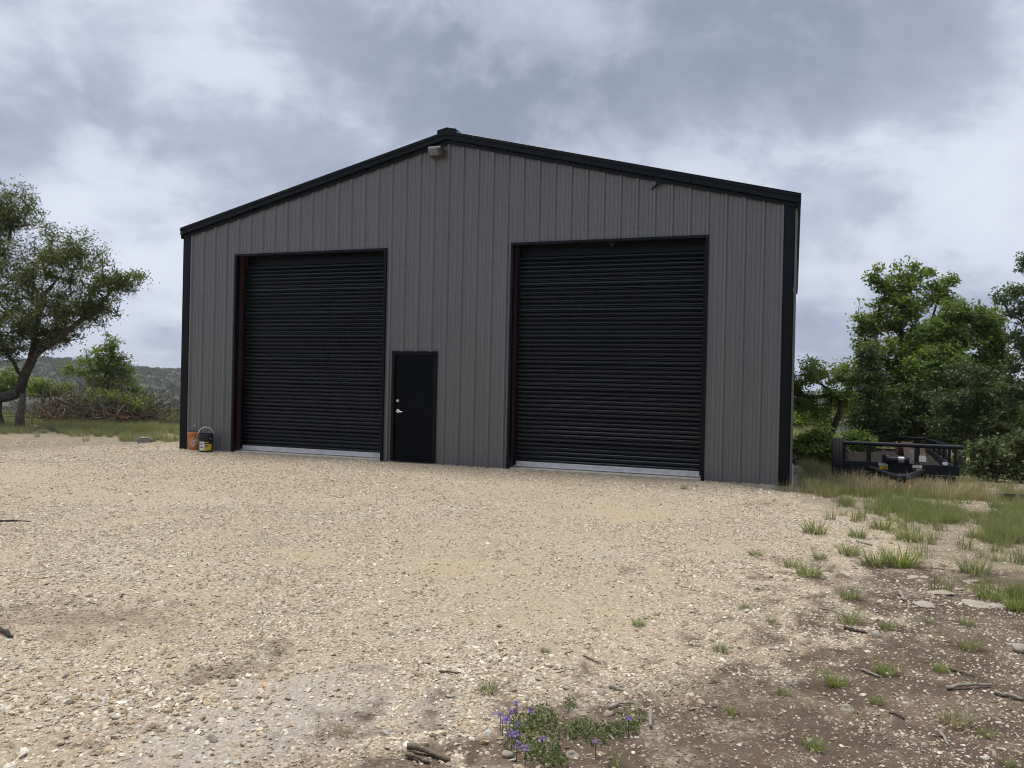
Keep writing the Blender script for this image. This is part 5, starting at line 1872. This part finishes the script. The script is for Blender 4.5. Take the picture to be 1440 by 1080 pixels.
for a_ in ((1047, 856, 26, 'g', 'dense dark tuft alone on the gravel nearest the pad'),
           (1084, 875, 22, 'g', 'small ragged tuft near the dense dark one'),
           (1146, 750, 52, 'g', 'wide flat tuft closest to the slab corner'),
           (1062, 781, 26, 'g', 'sparse tuft on open gravel farthest from the soil'),
           (1112, 797, 36, 'g', 'grey-green tuft at the gravel edge behind the double clump'),
           (1137, 810, 56, 'g', 'double clump tuft on the gravel edge'),
           (1194, 780, 48, 'g', 'spiky tuft beside the large clump under the grass bank'),
           (1152, 786, 30, 'g', 'thin tuft between the double clump and spiky tuft'),
           (1196, 842, 44, 'g', 'grey-green upright tuft on the brown soil'),
           (1194, 876, 52, 'g', 'spreading tuft behind the dark stick'),
           (1248, 884, 34, 'g', 'low star-shaped tuft right of the spreading tuft'),
           (1175, 963, 46, 'l', 'lush bright green tuft on the bare brown soil'),
           (1246, 948, 42, 'l', 'yellowish loose tuft behind the short grey stick'),
           (1323, 944, 30, 'l', 'pale green tuft beside the brown stick'),
           (1364, 912, 48, 'g', 'broad grey-green tuft beyond the soil litter'),
           (1234, 990, 24, 'l', 'small dark green weed above the knobbly rock'),
           (1344, 1018, 56, 'd', 'dry straw-coloured tuft below the bleached branch'),
           (1147, 1054, 38, 'l', 'flat green tuft at the bottom of the bare soil'),
           (1101, 976, 30, 'g', 'low weedy tuft near the lone cream rock'),
           (1206, 756, 40, 'g', 'bushy tuft in front of the pale bare patch'),
           (1230, 795, 60, 'g', 'long clump on the soil, half of the big pair'),
           (1266, 795, 70, 'l', 'largest clump below the grass bank'),
           (1370, 806, 64, 'g', 'broad clump above the tilted pale slab'),
           (1390, 842, 44, 'l', 'rounded tuft behind the broken slab ledge'),
           (1432, 858, 54, 'l', 'tuft with tiny flowers at the frame edge'),
           (1306, 876, 22, 'g', 'dark little tuft below the white slabs'),
           (1358, 878, 30, 'g', 'thin dark tuft beside the broken ledge'),
           (1388, 1036, 28, 'l', 'leafy tuft near the dry straw one'),
           (898, 880, 24, 'l', 'green tuft alone on the open gravel'),
           (767, 917, 20, 'g', 'smallest dark tuft on gravel before the wildflowers'),
           (687, 973, 40, 'g', 'wide low tuft at the gravel edge behind the wildflowers'),
           (864, 1078, 34, 't', 'tall grassy stems at the picture bottom next to the tan rock'),
           (1013, 916, 36, 'g', 'flattened tuft on the gravel-soil edge'),
           (1007, 960, 20, 'g', 'tiny tuft on soil near the gravel-soil edge'),
           (486, 1034, 26, 'd', 'withered tuft alone on grey fine gravel'),
           (1030, 1003, 24, 'l', 'yellow-green sprout on the dark soil'),
           (1416, 1075, 30, 'g', 'grass sprout under the leafy tuft'),
           (1280, 760, 60, 'g', 'clump at the front of the grass bank'),
           (1240, 745, 46, 'g', 'clump beside the pale bare patch'),
           (962, 688, 16, 'g', 'tiny tuft on gravel before the wide roll-up door')):
    tuft(*a_)

x, y = view_points(5200, 2.4, 9.0, rng=rg)
dirt_, g_, lg_, f_, s_, d_ = masks(x, y)
k = rg.random(len(x)) < (dirt_ * 0.16 + 0.004) * sstep(fbm(x, y, 1.1, 3), 0.40, 0.62)
grass_field('sprigs', [blades_mesh(400 + q, 14, 0.09, 0.12, 1.2, 0.005, m_, base_r=0.05) for q, m_ in enumerate(('blade', 'lushblade', 'dryblade', 'dryblade'))], x[k], y[k], 0.4, 1.1, 'tiny sprigs and straw thinly sprinkled over the brown soil', 12)

# ------------------------------------------------------------------ purple wildflowers
fp = gz(gnd(745, 1030))
fl = empty('wildflower_plant', fp)
tag(fl, 'sprawling green wildflower plant with purple blooms on dark soil', 'wildflower')
rg = np.random.default_rng(55)
C, S, T = [], [], []
for px, py, rx, ry, n in ((742, 1016, 24, 16, 620), (765, 1000, 18, 12, 300), (760, 1048, 26, 16, 620), (800, 1018, 40, 10, 520), (840, 1026, 36, 12, 520), (722, 1036, 14, 14, 200), (780, 1066, 18, 8, 300), (875, 1018, 22, 10, 260), (800, 984, 10, 7, 130), (890, 1004, 18, 14, 240)):
    for _ in range(int(n * 0.5)):
        a_, q_ = rg.random() * 6.283, math.sqrt(rg.random())
        p = gnd(px + rx * 1.1 * q_ * math.cos(a_), py + ry * 1.05 * q_ * math.sin(a_))
        C.append((p.x, p.y, float(H(p.x, p.y)) + abs(rg.normal(0, 0.028)) + 0.004))
        S.append(0.014 + 0.016 * rg.random())
        g_ = 0.7 + 0.6 * rg.random()
        T.append((g_ * (1 + 0.3 * (rg.random() < 0.2)), g_, g_ * 0.9))
C = np.array(C) - np.array(fp)
link('foliage', leaf_cloud_mesh('foliage', C, np.array(S), leaf_mat('wildflower leaves', (0.105, 0.150, 0.052), 0.35), rg, np.array(T), nrm_bias=np.array((0, 0, 0.6)), aspect=0.4), fl)
mb = MB()
heads = ((717, 1003, .11, 1.0), (712, 1010, .09, .9), (707, 1014, .06, .7), (723, 999, .12, .6), (726, 990, .12, .6), (745, 999, .09, .5), (729, 1019, .07, .55), (720, 1033, .05, .9), (727, 1031, .06, .6), (763, 1039, .05, .5), (727, 1047, .04, .5), (739, 1052, .05, .75), (838, 1042, .06, .5), (884, 1012, .07, .7), (704, 1005, .07, .5))
for px, py, hz, k in heads:
    n = int(20 * k)
    base = at(px, py, gnd(px, py + 12).y)
    base.z = max(base.z, float(H(base.x, base.y)) + 0.03)
    c = np.array(base)[None] + rg.normal(0, 0.012 * k ** 0.5, (n, 3)) * np.array((1, 1, 0.7)) - np.array(fp)
    link('flower', leaf_cloud_mesh('flower', c, 0.011 + 0.006 * rg.random(n), M['petal'], rg, np.ones((n, 3)) * (0.7 + 0.5 * rg.random((n, 1))), nrm_bias=np.array((0, -0.4, 0.8)), aspect=0.9), fl)
    g = Vector((base.x, base.y, float(H(base.x, base.y))))
    mb.tube([g - fp, base - fp], 0.002, 4)
mb.build('stem', leaf_mat('stems', (0.09, 0.11, 0.04), 0.1), fl)
sm = bpy.data.objects['stem'].data
a = sm.attributes.new('tint', 'FLOAT_COLOR', 'POINT')
a.data.foreach_set('color', np.ones(len(sm.vertices) * 4, dtype=np.float32))

# ------------------------------------------------------------------ the air
HAZE = True
if HAZE:
    hz = MB().box((-3100, -3100, -75), (3100, 3100, 45)).build('haze', None)
    hm = bpy.data.materials.new('thin air haze')
    hm.use_nodes = True
    ht = NT(hm.node_tree)
    pv_ = ht.n('ShaderNodeVolumePrincipled', {'Color': (0.86, 0.91, 1.0, 1), 'Density': 0.0002, 'Anisotropy': 0.2})
    ht.n('ShaderNodeOutputMaterial', {1: pv_.outputs[0]})
    hz.data.materials.append(hm)
    tag(hz, 'thin blue-grey haze lying over the far hills', 'haze', kind='stuff')
